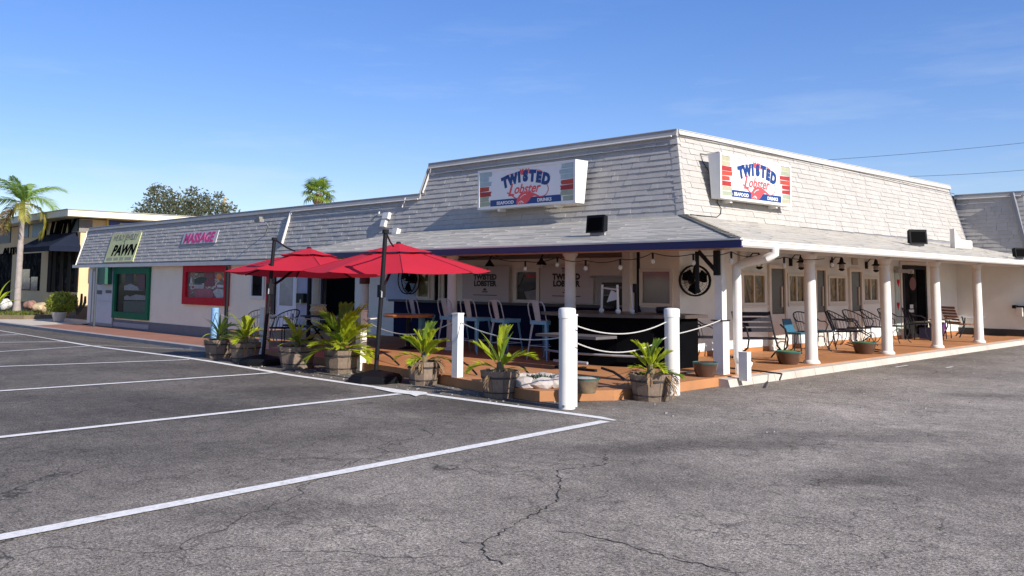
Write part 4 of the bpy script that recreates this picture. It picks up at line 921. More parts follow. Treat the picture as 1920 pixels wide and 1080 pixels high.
def make_stool(loc, rz, label, back=True):
    t = thing('bar_stool', label, 'stool', loc, rz, group='metal bar stools along the bar wall')
    s = .17; hs = .73
    obj('seat', merge(B().box((0, 0, hs), (.42, .44, .022)), B().box((0, -.213, hs - .036), (.41, .012, .05)), B().box((0, .213, hs - .036), (.41, .012, .05)), B().box((-.203, 0, hs - .036), (.012, .41, .05)), B().box((.203, 0, hs - .036), (.012, .41, .05))), stool_blue, t)
    for sx in (-1, 1):
        for sy in (-1, 1):
            a = .19; f = .26; q = []
            for z, c, w in ((0, f, .022), (hs - .02, a, .062)):
                q += [(sx * c, sy * c, z), (sx * (c - w), sy * c, z), (sx * (c - w * .2), sy * (c - w * .2), z), (sx * c, sy * (c - w), z)]
            b = B().add(q, [(0, 1, 5, 4), (1, 2, 6, 5), (2, 3, 7, 6), (3, 0, 4, 7), (3, 2, 1, 0), (4, 5, 6, 7)])
            obj('leg', b, stool_blue if sy > 0 or sx > 0 else stool_grey, t)
    fr_ = B(); zz = .26; c = .23
    for A, C_ in (((-c, -c), (c, -c)), ((c, -c), (c, c)), ((c, c), (-c, c)), ((-c, c), (-c, -c))): fr_.tube([(*A, zz), (*C_, zz)], .009, 6)
    obj('foot_ring', fr_, stool_grey, t)
    hoop = [(-.195, -.20, hs), (-.205, -.25, hs + .14), (-.20, -.29, hs + .30), (-.16, -.31, hs + .365), (-.08, -.317, hs + .385), (.08, -.317, hs + .385), (.16, -.31, hs + .365), (.20, -.29, hs + .30), (.205, -.25, hs + .14), (.195, -.20, hs)]
    obj('back_hoop', B().tube(hoop, .012, 8), stool_grey, t, smooth=True)
    obj('back_splat', B().hexa([(-.065, -.218, hs), (.065, -.218, hs), (.065, -.210, hs), (-.065, -.210, hs), (-.08, -.321, hs + .385), (.08, -.321, hs + .385), (.08, -.313, hs + .385), (-.08, -.313, hs + .385)]), stool_grey, t)
    return t
s0 = make_stool((-11.78, 12.72, DZ), .06, 'pale blue metal bar stool nearest the round bollard')
for (px, py), rz, lb in (((948, 668), -.1, 'pale blue metal bar stool second from the round bollard'), ((893, 661), .08, 'pale blue metal bar stool in the middle of the row'), ((850, 655), .05, 'pale blue metal bar stool half hidden by the middle porch column'), ((790, 647), -.04, 'metal bar stool at the far left end of the row behind the sagging rope')):
    p = onz(px, py, DZ); p.y = 12.75 if p.y < 12.4 or p.y > 13 else p.y
    p = ony(px, py, 12.72); dup(s0, (p.x, 12.72 , DZ), rz, lb)
tab = thing('patio_table', 'low grey topped table with a black pedestal in front of the bar', 'table', (-10.0, 11.55, DZ))
obj('table_top', B().box((0, 0, .57), (1.35, .55, .045)), M('grey_table_top', (.11, .10, .10), .4, .08, 4), tab)
obj('pedestal', B().lathe([(.04, .04), (.04, .55)], 10), black_metal, tab); obj('foot', B().box((0, 0, .02), (.9, .07, .04)).box((0, 0, .022), (.07, .5, .04)), black_metal, tab)
obj('chrome_brace', B().tube([(-.4, -.1, .14), (.35, -.1, .14)], .025, 8), steel_grey, tab)
def strut(p0, p1, r, label):
    tag(obj('deck_cable', B().tube([p0, V(p0).lerp(V(p1), .5) + V((0, 0, .03)), p1], r, 6), black_metal), label, 'cable', 'black cables running down to the deck')
strut(onz(1128, 690, .30), onz(1172, 712, DZ + .02), .02, 'black cable slanting down beside the half dead palm planter')
strut(onz(866, 678, .30), onz(894, 702, DZ + .02), .016, 'black cable slanting down from the square post to the deck')
strut(onz(973, 684, .30), onz(992, 702, DZ + .02), .016, 'black cable slanting down to the white rock ring')
strut(onz(716, 660, .28), onz(748, 684, DZ + .02), .016, 'black cable slanting across the deck right of the umbrella pole')
hose = [onz(x, y, DZ + .012) for x, y in ((1275, 700), (1300, 697), (1330, 688), (1370, 690), (1420, 695), (1466, 701), (1462, 712))]
tag(obj('garden_hose', B().tube(hose, .014, 6), M('dark_green_hose', (.02, .03, .03), .5)), 'dark hose lying across the orange deck behind the glazed pots', 'hose')
# firepit-like orange round table top seen under the right umbrella
ft = thing('wood_table', 'round varnished wooden table seen beneath the right umbrella', 'table', (-15.55, 12.35, DZ))
obj('table_top', B().lathe([(.02, .70), (.55, .70), (.56, .73), (.55, .76), (.02, .76)], 24), M('varnished_orange_wood', (.42, .15, .045), .35, .25, 5), ft)
obj('pedestal', B().lathe([(.25, 0), (.05, .06), (.05, .7)], 12), black_metal, ft)

# ------------------------------------------------------------------ wrought iron furniture on the side porch
def iron_chair(loc, rz, label, mat=iron, group='wrought iron patio chairs', wide=.27):
    t = thing('iron_chair', label, 'chair', loc, rz, group=group)       # faces +Y
    s = B(); w = wide
    seat = [(w * math.cos(a) * 1.0, w * math.sin(a) * .95, .43) for a in [i * math.pi / 10 for i in range(20)]]
    s.tube(seat, .014, 6, closed=True)
    for k in range(-3, 4):
        x = k * w / 4; h = math.sqrt(max(0, w * w - x * x)) * .93; s.tube([(x, -h, .43), (x, h, .43)], .007, 4)
    obj('seat', s, mat, t)
    arc = [math.pi + i * math.pi / 12 for i in range(13)]
    top = [(w * 1.22 * math.cos(a), w * 1.2 * math.sin(a) - .05, .66 + .20 * math.sin((a - math.pi))) for a in arc]
    obj('back_hoop', B().tube([(w, .05, .43)] [:0] + top, .013, 6), mat, t)
    sp_ = B()
    for i in range(1, 12):
        a = arc[i]; sp_.tube([(w * math.cos(a), w * .95 * math.sin(a), .43), top[i]], .0055, 4)
    obj('spindles', sp_, mat, t)
    for sx in (-1, 1):
        obj('armrest', B().tube([top[0 if sx < 0 else 12], (sx * w * 1.25, .10, .66), (sx * w * 1.2, .2, .60), (sx * w * 1.0, .16, .43)], .012, 6), mat, t)
        for sy in (-1, 1):
            obj('leg', B().tube([(sx * w * .75, sy * w * .7, .43), (sx * w * .80, sy * w * .75, .2), (sx * w * .98, sy * w * 1.0, .05), (sx * w * 1.12, sy * w * 1.15, .012)], .011, 6), mat, t)
    return t
c0 = iron_chair((-9.75, 15.15, DZ), math.radians(-62), 'black wrought iron chair against the white wall below the right fan')
CH = [((-9.40, 20.55), -80, 'wrought iron chair just right of the nearest side porch column'), ((-9.45, 21.45), -100, 'wrought iron chair above the second glazed planter'), ((-9.40, 22.35), -85, 'wrought iron chair behind the far glazed planter'), ((-9.35, 23.3), -95, 'wrought iron chair in front of the short white wall post'), ((-9.35, 24.9), -70, 'wrought iron chair by the heart notice panel'), ((-9.35, 18.75), -110, 'round backed wrought iron chair beside the teal chair')]
for (x, y), d, lb in CH: dup(c0, (x, y, DZ), math.radians(d), lb)
teal = M('teal_plastic', (.025, .11, .17), .4, .08, 5)
def teal_chair(loc, rz, lb):
    t = thing('teal_chair', lb, 'chair', loc, rz, group='teal chairs on the side porch')
    obj('seat', B().box((0, 0, .42), (.36, .38, .04)), teal, t)
    obj('backrest', B().hexa([(-.18, -.20, .44), (.18, -.20, .44), (.18, -.17, .44), (-.18, -.17, .44), (-.15, -.29, .72), (.15, -.29, .72), (.15, -.26, .72), (-.15, -.26, .72)]), teal, t)
    for sx in (-1, 1):
        for sy in (-1, 1): obj('leg', B().tube([(sx * .17, sy * .17, .40), (sx * .21, sy * .22, 0)], .014, 6), iron, t)
    return t
tc_ = teal_chair((-9.35, 18.15, DZ), math.radians(-95), 'teal chair with solid back beside the black slatted bench')
dup(tc_, (-9.4, 19.45, DZ), math.radians(-85), 'teal chair half hidden behind the nearest side porch column')
def bench(loc, rz, label):
    t = thing('garden_bench', label, 'bench', loc, rz)                  # faces +Y, 1.3 wide
    for i in range(4):
        z = .52 + i * .105; y = -.26 - i * .045
        obj('back_slat', B().hexa([(-.38, y - .012, z), (.38, y - .012, z), (.38, y + .012, z), (-.38, y + .012, z), (-.38, y - .032, z + .078), (.38, y - .032, z + .078), (.38, y - .008, z + .078), (-.38, y - .008, z + .078)]), iron, t)
    for i in range(5): obj('seat_slat', B().box((0, -.2 + i * .11, .40 + .006 * abs(i - 2)), (.78, .075, .022)), iron, t)
    for sx in (-1, 1):
        side = [(sx * .40, -.44, .92), (sx * .40, -.25, .5), (sx * .40, -.10, .25), (sx * .40, .10, .16), (sx * .40, .3, .25), (sx * .40, .36, .42), (sx * .40, .26, .60), (sx * .40, .05, .68)]
        obj('side_frame', B().tube([V(p) for p in [(q[0], *q[1:]) for q in side]], .018, 8), iron, t, smooth=True)
        obj('leg', B().tube([(sx * .40, .06, .17), (sx * .41, .30, .08), (sx * .41, .52, .0)], .017, 6), iron, t)
        obj('leg', B().tube([(sx * .40, -.02, .2), (sx * .41, -.26, .1), (sx * .41, -.42, 0)], .017, 6), iron, t)
    return t
bench((-9.0, 15.95, DZ), math.radians(-126), 'black slatted garden bench with curved arms behind the downspout')
# reclining iron chair next to the nearest side column
rc = thing('spring_chair', 'low black sprung lounge chair right of the nearest side porch column', 'chair', (-8.9, 19.75, DZ), math.radians(-70))
obj('seat', B().tube([(-.28, -.3, .42), (.28, -.3, .42), (.3, .25, .44), (-.3, .25, .44)], .014, 6, closed=True).tube([(-.1, -.3, .42), (-.1, .25, .44)], .008, 4).tube([(.1, -.3, .42), (.1, .25, .44)], .008, 4), iron, rc)
for sx in (-1, 1):
    obj('spring_leg', B().tube([(sx * .3, .25, .44), (sx * .3, .42, .34), (sx * .3, .25, .2), (sx * .3, -.1, .16), (sx * .3, .3, .05), (sx * .3, .62, .01)], .017, 6), iron, rc)
    obj('armrest', B().tube([(sx * .3, -.3, .42), (sx * .33, -.36, .7), (sx * .33, .1, .66), (sx * .3, .25, .44)], .013, 6), iron, rc)
obj('backrest', B().tube([(-.3, -.34, .44), (-.3, -.5, .86), (.3, -.5, .86), (.3, -.34, .44)], .014, 6).tube([(-.1, -.35, .44), (-.1, -.5, .86)], .008, 4).tube([(.1, -.35, .44), (.1, -.5, .86)], .008, 4), iron, rc)
# far group: low tables, wooden chair, purple pot
def low_table(loc, rz, label, w, d, h):
    t = thing('low_table', label, 'table', loc, rz, group='low tables near the entrance')
    obj('table_top', B().box((0, 0, h), (w, d, .03)), M('dull_green_table', (.14, .14, .115), .5), t)
    for sx in (-1, 1):
        for sy in (-1, 1): obj('leg', B().tube([(sx * w * .4, sy * d * .4, h), (sx * w * .45, sy * d * .45, 0)], .014, 6), iron, t)
    return t
low_table((-9.2, 25.3, DZ), -.1, 'low dark table in front of the black entrance door', .5, .8, .48)
low_table((-9.25, 26.35, DZ), .05, 'low dark side table right of the entrance door', .45, .5, .52)
tag(obj('crate', B().box((-9.25, 25.35, .32), (.3, .4, .30)), M('dark_blue_box', (.03, .035, .10), .5)), 'dark blue box under the low table by the entrance', 'box')
wc = thing('wooden_chair', 'brown slatted wooden lounge chair with grey arms near the far corner', 'chair', (-9.15, 27.75, DZ), math.radians(-35))
bw = M('reddish_brown_wood', (.20, .085, .05), .6, .15, 8)
for i in range(6):
    z = .38 + i * .085; obj('back_slat', B().hexa([(-.32, -.28 - i * .035, z), (.32, -.28 - i * .035, z), (.32, -.255 - i * .035, z), (-.32, -.255 - i * .035, z), (-.32, -.305 - i * .035, z + .07), (.32, -.305 - i * .035, z + .07), (.32, -.28 - i * .035, z + .07), (-.32, -.28 - i * .035, z + .07)]), bw, wc)
for i in range(4): obj('seat_slat', B().box((0, -.18 + i * .13, .36), (.64, .10, .025)), bw, wc)
for sx in (-1, 1):
    obj('armrest', B().box((sx * .37, .08, .58), (.07, .70, .03)), M('grey_arm', (.2, .2, .21), .5), wc)
    obj('leg', B().tube([(sx * .36, .38, .57), (sx * .36, .34, .3), (sx * .36, .05, 0)], .02, 6), iron, wc); obj('leg', B().tube([(sx * .36, -.25, .57), (sx * .36, -.2, .3), (sx * .36, -.36, 0)], .02, 6), iron, wc)
pp = thing('purple_pot', 'purple glazed pot beside the wooden lounge chair', 'pot', tuple(onz(1767, 634, DZ) + V((-.2, .2, 0))))
obj('pot', B().lathe([(.13, 0), (.18, .15), (.22, .38), (.22, .42), (.19, .42), (.18, .34)], 20), M('purple_glaze', (.10, .025, .14), .3), pp, smooth=True)
# hose reel at the right edge
hr = thing('hose_reel', 'black wall hose reel with a white nozzle at the right edge of the picture', 'hose reel', (-7.95, 29.2, .7), world=True)
pz = ony(1912, 585, 29.15)
obj('bracket', B().box((pz.x + .05, 29.2, pz.z + .15), (.5, .12, .06)).box((pz.x - .12, 29.15, pz.z + .15), (.1, .2, .1)), black_metal, hr)
obj('nozzle', B().box((pz.x, 29.14, pz.z), (.16, .1, .26)), white_trim, hr)
obj('reel', B().lathe([(.2, -.06), (.2, .06)], 16, (pz.x + .35, 29.1, pz.z - .15)), black_metal, hr)
# glazed bowls on the deck
def bowl(loc, r, h, label, mat, fill):
    t = thing('glazed_bowl', label, 'plant pot', loc, group='glazed bowls along the deck')
    obj('bowl', B().lathe([(r * .68, 0), (r * .80, h * .25), (r * .93, h * .7), (r * .975, h * .90)], 26), mat, t, smooth=True)
    obj('rim', B().lathe([(r * .975, h * .89), (r, h * .92), (r, h), (r * .93, h), (r * .9, h * .85)], 26, cap=False), M('turquoise_glaze', (.03, .13, .11), .3, .15, 6), t, smooth=True)
    obj('soil', B().lathe([(.01, h * 1.04), (r * .5, h * 1.02), (r * .92, h * .93)], 20, cap=True), fill, t)
    return t
br_g = M('brown_glaze', (.085, .042, .026), .3, .25, 7, coat=.3); soil = M('potting_soil', (.05, .035, .025), .95, .3, 20, .5, 30); moss = M('sedum_green', (.10, .17, .035), .8, .4, 18, .6, 25)
bowl(onz(1325, 708, DZ) + V((-.1, .12, 0)), .205, .23, 'brown glazed bowl with turquoise rim left of the corner post', br_g, soil)
bowl(onz(1482, 684, DZ) + V((-.1, .12, 0)), .235, .24, 'brown glazed bowl of sedum beside the nearest side porch column', br_g, moss)
bowl(onz(1625, 664, DZ) + V((-.1, .12, 0)), .25, .25, 'brown glazed bowl of sedum between the first two side porch columns', br_g, moss)
bowl(onz(1101, 739, DZ) + V((-.1, .1, 0)), .175, .20, 'small streaked glazed bowl right of the nearest round bollard', M('streaked_brown_glaze', (.20, .14, .085), .45, .4, 9), M('pale_pebble_fill', (.42, .35, .31), .9, .2, 20, .5, 20))
# ring of white rocks with succulents
rk = onz(1012, 728, DZ) + V((-.25, .25, 0)); rt = thing('rock_ring', 'ring of pale rocks holding dark succulents beside the nearest round bollard', 'rock planter', rk)
rm_ = M('pale_limestone', (.44, .385, .34), .85, .18, 6, .5, 12); rnd = random.Random(4)
for i in range(9):
    a = i * 2 * math.pi / 9; bm = bmesh.new(); bmesh.ops.create_icosphere(bm, subdivisions=2, radius=1)
    for v in bm.verts:
        k = 1 + rnd.uniform(-.16, .16); v.co = V((v.co.x * .20 * k, v.co.y * .13 * k, v.co.z * .09 * k + .06))
    me = bpy.data.meshes.new('rock'); bm.to_mesh(me); bm.free(); me.materials.append(rm_)
    o = link('rock', me, rt); o.location = (.36 * math.cos(a), .36 * math.sin(a), 0); o.rotation_euler = (0, 0, a + math.pi / 2)
sc = B()
for _ in range(90):
    a, q = rnd.uniform(0, 6.3), rnd.uniform(0, .27); c = V((q * math.cos(a), q * math.sin(a), .10)); d = V((rnd.uniform(-1, 1), rnd.uniform(-1, 1), rnd.uniform(.6, 1.6))) * .05; s = V((d.y, -d.x, 0)).normalized() * .018
    sc.add([c - s, c + s, c + d], [(0, 1, 2)])
obj('succulents', sc, M('grey_green_succulent', (.06, .085, .06), .7, .3, 30), rt, kind='stuff')
# ------------------------------------------------------------------ fans, lanterns, lights
def fan(fr, a, b, r, label, out=.32):
    t = thing('wall_fan', label, 'fan', fr(a, b, 0), group='black wall fans', world=True)
    F = lambda x, y, z: fr(a + x, b + y, out + z)
    g = B()
    for rr, z in ((r, 0), (r, -.12)): g.tube([F(rr * math.cos(k * .2618), rr * math.sin(k * .2618), z) for k in range(24)], .016, 6, closed=True)
    for rr in (r * .75, r * .5, r * .28): g.tube([F(rr * math.cos(k * .2618), rr * math.sin(k * .2618), .03) for k in range(24)], .0035, 4, closed=True)
    for k in range(28):
        q = k * 2 * math.pi / 28; g.tube([F(.07 * math.cos(q), .07 * math.sin(q), .06), F(r * .6 * math.cos(q), r * .6 * math.sin(q), .045), F(r * math.cos(q), r * math.sin(q), 0)], .0028, 3)
    obj('cage', g, black_metal, t)
    for k in range(3):
        q0 = k * 2.0944 + .5; pts = []
        for rr, dq in ((.07, -.5), (.16, -.75), (r * .80, -.62), (r * .92, 0), (r * .86, .50), (.16, .55), (.07, .5)): pts.append((rr * math.cos(q0 + dq), rr * math.sin(q0 + dq)))
        o = obj('blade', B().add([F(x, y, -.06 + .05 * (i / 6 - .5)) for i, (x, y) in enumerate(pts)], [tuple(range(7))]), black_flat, t)
    obj('motor', B().tube([F(0, 0, -.10), F(0, 0, -.30)], .10, 12).tube([F(0, 0, .07), F(0, 0, -.1)], .05, 10), black_metal, t)
    obj('badge', B().tube([F(0, 0, .072), F(0, 0, .076)], .028, 10), steel_grey, t)
    obj('mount', B().tube([F(0, 0, -.26), F(0.05, .3, -.30)], .03, 8), black_metal, t)
FFr = Fr(RW(0, 0, 0) + V((.0, 0, 0)), (.72, .69, 0), (0, 0, 1)); fo = onp(1304, 526, (-9.75, 15.2, 0), FFr.n); FFr.o = fo - FFr.n * .32
fan(FFr, 0, 0, .30, 'black caged wall fan on the white wall right of the bar')
p = FW.ab(ony(763, 524, 14.63)); fan(FW, p[0], p[1], .38, 'black caged wall fan on the pale blue panel beneath the right umbrella')
def lantern(px, py, label):
    c = rw(px, py); t = thing('wall_lantern', label, 'lantern', RW(c[0], c[1], 0), group='black barn lanterns on the side wall', world=True)
    F = lambda x, y, z: RW(c[0] + x, c[1] + y, z); ctr = F(0, 0, .22)
    obj('wall_plate', B().fbox(RW, c[0] - .17, c[0] - .07, c[1] - .1, c[1] + .08, .001, .04), black_metal, t)
    obj('arm', B().tube([F(-.12, .05, .03), F(-.1, .16, .12), F(0, .16, .22)], .014, 6), black_metal, t)
    obj('hood', B().lathe([(.02, .15), (.04, .12), (.055, .035), (.105, .0), (.105, -.02)], 14, ctr), black_metal, t)
    obj('glass_jar', B().lathe([(.06, -.02), (.07, -.09), (.05, -.13)], 12, ctr), M('clear_jar', (.30, .29, .27), .1), t)
    obj('lower_cage', B().lathe([(.06, -.13), (.08, -.15), (.03, -.19)], 12, ctr), black_metal, t)
for px, py, lb in ((1407, 489, 'black barn lantern above the first casement window by the downspout'), (1486, 491, 'black barn lantern above the second casement window'), (1562, 494, 'black barn lantern above the third casement window'), (1627, 497, 'black barn lantern above the casement window nearest the entrance')): lantern(px, py, lb)
def barn(px, py, lb):
    c = fwp(px, py); t = thing('barn_lamp', lb, 'lamp', FW(c[0], c[1], 0), group='black barn lamps on the bar wall', world=True); ctr = FW(c[0], c[1], .3)
    obj('shade', B().lathe([(.025, .12), (.04, .08), (.115, -.02), (.115, -.035)], 16, ctr), black_metal, t); obj('arm', B().tube([ctr + V((0, 0, .14)), ctr + V((0, .12, .26)), ctr + V((0, .3, .2))], .015, 6), black_metal, t)
    obj('bulb', B().ball(ctr + V((0, 0, -.06)), .04, 6), M('clear_bulb', (.6, .57, .5), .15), t)
barn(935, 497, 'black barn lamp over the left wall banner'); barn(1032, 494, 'black barn lamp over the right wall banner')
sl_ = thing('string_lights', 'black string of clear bulbs hung under the canopy eave', 'string lights', (-10, 12.2, 2.1), world=True)
hang = [(860, 470), (915, 478), (985, 494), (1045, 482), (1098, 488), (1163, 486), (1224, 474), (1300, 476), (1371, 472), (1422, 478), (1470, 482), (1560, 482)]
pts = []; blb = B()
hang3 = [ony(px, py, 12.35) for px, py in hang[:9]] + [onx(px, py, -7.5) for px, py in hang[9:]]
for i, p in enumerate(hang3):
    p.z = max(2.02, min(2.15, p.z)); pts.append(p)
wire = []
for A, C_ in zip(pts[:-1], pts[1:]):
    for k in range(6): f = k / 6; wire.append(A.lerp(C_, f) - V((0, 0, .05 * 4 * f * (1 - f))))
obj('wire', B().tube(wire, .007, 5), black_metal, sl_)
for p in pts[2:]:
    sk = obj('socket', B().lathe([(.017, -.11), (.02, -.02), (.012, 0)], 8, p), black_metal, sl_)
    obj('bulb', B().ball(p + V((0, 0, -.145)), .038, 8, (1, 1, 1.2)), M('clear_bulb', (.6, .57, .5), .15), sk, smooth=True)
def flood(P, yaw, s, label):
    t = thing('floodlight', label, 'floodlight', P, yaw, group='black floodlights on the canopy roof')
    obj('housing', B().hexa([(-.21 * s, -.10, .05), (.21 * s, -.10, .05), (.21 * s, .02, .08), (-.21 * s, .02, .08), (-.21 * s, -.06, .33 * s + .05), (.21 * s, -.06, .33 * s + .05), (.19 * s, .06, .30 * s + .05), (-.19 * s, .06, .30 * s + .05)]), M('matt_black_housing', (.010, .010, .011), .6, .1, 4, spec=.1), t)
    obj('lens', B().hexa([(-.17 * s, -.106, .09), (.17 * s, -.106, .09), (.17 * s, -.101, .09), (-.17 * s, -.101, .09), (-.17 * s, -.07, .28 * s + .05), (.17 * s, -.07, .28 * s + .05), (.17 * s, -.065, .28 * s + .05), (-.17 * s, -.065, .28 * s + .05)]), M('dark_lens', (.002, .002, .002), .6, 0, 1, spec=.02), t)
    obj('yoke', B().box((0, 0, .03), (.34 * s, .05, .05)).box((0, .05, .0), (.10, .12, .04)), steel_grey, t)
flood(onp(1121, 442, CF_.o, CF_.n), .0, 1.0, 'black floodlight on the front slope of the canopy roof')
flood(onp(1719, 462, CR_.o, CR_.n), math.radians(52), 1.05, 'black floodlight on the side slope of the canopy roof')
flood(onp(1910, 487, CR_.o, CR_.n), math.radians(60), .8, 'small black floodlight at the far end of the side gutter')
P = onp(1802, 468, CR_.o, CR_.n); sb = thing('curved_bracket', 'white curved bracket standing on the side canopy roof', 'bracket', P, math.radians(55)); sb.scale = (.58, .58, .58)
obj('side_plate', B().prism([(-.42, 0.05), (.42, .05), (.47, .12), (.47, .36), (.40, .42), (.05, .42), (-.18, .52), (-.34, .82), (-.42, .95), (-.42, .5)], Fr((0, 0, 0), (1, 0, 0), (0, 0, 1)), -.16, .16), white_paint, sb)
# tables and seats on the left walk
lt = ony(455, 620, 11.2); 
def glass_table(loc, label):
    t = thing('glass_table', label, 'table', loc, group='patio tables on the walk')
    obj('glass_top', B().lathe([(.01, .705), (.52, .705), (.52, .72), (.01, .72)], 28), M('table_glass', (.32, .33, .33), .06, .05, 2, spec=.9), t)
    obj('rim', B().lathe([(.52, .70), (.545, .70), (.545, .725), (.52, .725)], 28, cap=False), M('pale_alloy_rim', (.60, .58, .55), .3), t)
    for k in range(4):
        a = k * math.pi / 2 + .4; obj('leg', B().tube([(.42 * math.cos(a), .42 * math.sin(a), .7), (.30 * math.cos(a), .30 * math.sin(a), .35), (.45 * math.cos(a), .45 * math.sin(a), 0)], .014, 6), steel_grey, t)
zt_ = DZ
glass_table((-19.3, 10.95, DZ - .1), 'round glass patio table with pale rim between the two left palm planters')
dup(c0, (-20.1, 11.3, DZ - .12), math.radians(-120), 'wrought iron chair beside the round glass table'); dup(c0, (-18.5, 11.0, DZ - .05), math.radians(100), 'wrought iron chair left of the left umbrella pole')
pt = thing('black_table', 'long black slatted table behind the middle palm planter', 'table', (-17.3, 11.6, DZ - .06))
for i in range(5): obj('top_slat', B().box((0, -.3 + i * .15, .72), (1.75, .12, .03)), black_metal, pt)
for sx in (-1, 1): obj('leg', B().tube([(sx * .7, -.33, .70), (sx * .7, 0, .35), (sx * .7, .33, 0)], .025, 6).tube([(sx * .7, .33, .70), (sx * .7, 0, .35), (sx * .7, -.33, 0)], .025, 6), black_metal, pt)
obj('bench_seat', B().box((0, -.72, .52), (1.7, .22, .04)), black_metal, pt)
hb = thing('woven_basket', 'pale straw basket on the long black table', 'basket', (-17.75, 11.45, DZ + .685))
obj('basket', B().lathe([(.13, 0), (.20, .10), (.17, .2), (.20, .24), (.05, .26)], 14), M('straw', (.55, .45, .27), .8, .3, 30), hb)
P = (-16.2, 11.3, DZ - .04)
glass_table(P, 'round glass patio table with pale rim behind the largest palm')
# ------------------------------------------------------------------ half barrel planters with young palms
stave_m = M('weathered_stave', (.215, .155, .11), .85, .22, 5, .5, 18, island=.22, dirt=.4)
def stave_mesh():
    n = 10; a = math.pi / n * .97; q = []
    h = 1.0
    for r0, r1 in ((.80, 1.0),):
        for z, r, t in ((0, r0, .09), (h, r1, .09)):
            q += [(r * math.cos(-a), r * math.sin(-a), z), (r * math.cos(a), r * math.sin(a), z), ((r - t) * math.cos(a), (r - t) * math.sin(a), z), ((r - t) * math.cos(-a), (r - t) * math.sin(-a), z)]
    b = B().hexa(q)
    z0, z1 = .80, 1.0
    q = []
    for z in (z0, z1):
        r = .80 + .2 * z + .025
        q += [(r * math.cos(-a), r * math.sin(-a), z), (r * math.cos(a), r * math.sin(a), z), ((r - .02) * math.cos(a), (r - .02) * math.sin(a), z), ((r - .02) * math.cos(-a), (r - .02) * math.sin(-a), z)]
    b.hexa(q); return mesh(b, 'stave', stave_m)
STM = stave_mesh()
hoop_m = mesh(merge(B().lathe([(.97, .72), (.985, .785)], 20, cap=False, ph=math.pi / 10), B().lathe([(.845, .18), (.855, .23)], 20, cap=False)), 'hoop', M('rusty_hoop', (.05, .04, .035), .7, .3, 10))
soil_m = mesh(B().lathe([(.01, .86), (.92, .86)], 20), 'soil', soil)
def planter(p, r, h, rz, label):
    t = thing('barrel_planter', label, 'planter', p, rz, group='half barrel planters along the patio edge')
    for k in range(10):
        o = link('stave', STM, t); o.rotation_euler = (0, 0, k * math.pi / 5); o.scale = (r, r, h * random.uniform(.985, 1.01))
    o = link('hoop', hoop_m, t); o.scale = (r, r, h); o = link('soil', soil_m, t); o.scale = (r, r, h)
    return t
def leaf_mat(name, col, tcol, tw=.35, island=.22):
    mt = M(name, col, .5, .15, 6, island=island, spec=.35); n = mt.node_tree; b = n.nodes['Principled BSDF']; o = n.nodes['Material Output']
    tr = n.nodes.new('ShaderNodeBsdfTranslucent'); tr.inputs[0].default_value = (*tcol, 1)
    mx = n.nodes.new('ShaderNodeMixShader'); mx.inputs[0].default_value = tw
    n.links.new(b.outputs[0], mx.inputs[1]); n.links.new(tr.outputs[0], mx.inputs[2]); n.links.new(mx.outputs[0], o.inputs[0]); return mt
leaf_y = leaf_mat('yellow_green_leaf', (.38, .43, .025), (.62, .68, .05), .45)
leaf_g = leaf_mat('green_leaf', (.17, .25, .03), (.34, .48, .05), .42)
leaf_dead = leaf_mat('dry_brown_leaf', (.30, .19, .10), (.30, .18, .08), .25)
def arc(c, n=12, L_=1.0):
    pts = []; y = z = 0; 
    for i in range(n + 1):
        pts.append(V((0, y, z))); ph = -c * (i / n) ** 1.3; y += L_ / n * math.cos(ph); z += L_ / n * math.sin(ph)
    return pts
def tang(pts, i): return (pts[min(i + 1, len(pts) - 1)] - pts[max(i - 1, 0)]).normalized()
def pinnate(c, nl, lw, ll, start, seed, fwd=.9, rach=.010, droop=.25):
    rnd = random.Random(seed); pts = arc(c, 16); b = B().tube(pts, [rach * (1 - .8 * i / 16) for i in range(17)], 4)
    for k in range(nl):
        t = start + (1 - start) * (k + .5) / nl; f = t * 16; i = min(15, int(f)); p = pts[i].lerp(pts[i + 1], f - i); d = tang(pts, i); up = V((1, 0, 0)).cross(d)
        if up.z < 0: up = -up
        l = ll * (math.sin(math.pi * min(1, .12 + .88 * (t - start) / (1 - start)) ** .8) * .75 + .3) * rnd.uniform(.85, 1.1)
        for s in (-1, 1):
            v = (V((s, 0, 0)) * math.cos(fwd) + d * math.sin(fwd) + up * rnd.uniform(.0, .25)).normalized()
            side = (d - v * d.dot(v)).normalized() * lw * .5 * rnd.uniform(.8, 1.2); mid = p + v * l * .5; tip = p + v * l - V((0, 0, 1)) * l * droop * rnd.uniform(.4, 1.3)
            b.add([p - side * .5, p + side * .5, mid + side + up * lw * .15, mid - side + up * lw * .0, tip], [(0, 1, 2, 3), (3, 2, 4)])
    return b
def strap(c, w, seed):
    pts = arc(c, 10); b = B(); rows = []
    for i, p in enumerate(pts):
        t = i / 10; k = w * (math.sin(math.pi * min(1, .2 + .8 * t)) * .9 + .06) ; rows.append([p + V((-k / 2, 0, k * .22)), p, p + V((k / 2, 0, k * .22))])
    return b.sheet(rows)
FR = {}
def frm(kind, v):
    if (kind, v) not in FR:
        c = (.5, .95, 1.5)[v]
        if kind == 'pin': b = pinnate(c, 20, .05, .40, .20, v + 40, 1.05, droop=.15)
        elif kind == 'broad': b = pinnate(c, 13, .085, .46, .22, v + 70, 1.15, droop=.10)
        elif kind == 'dead': b = pinnate(1.6 + v * .5, 8, .05, .30, .3, v + 90, 1.25, .008, .3)
        else: b = strap(c, .095, v)
        FR[(kind, v)] = b
    return FR[(kind, v)]
FRM = {}
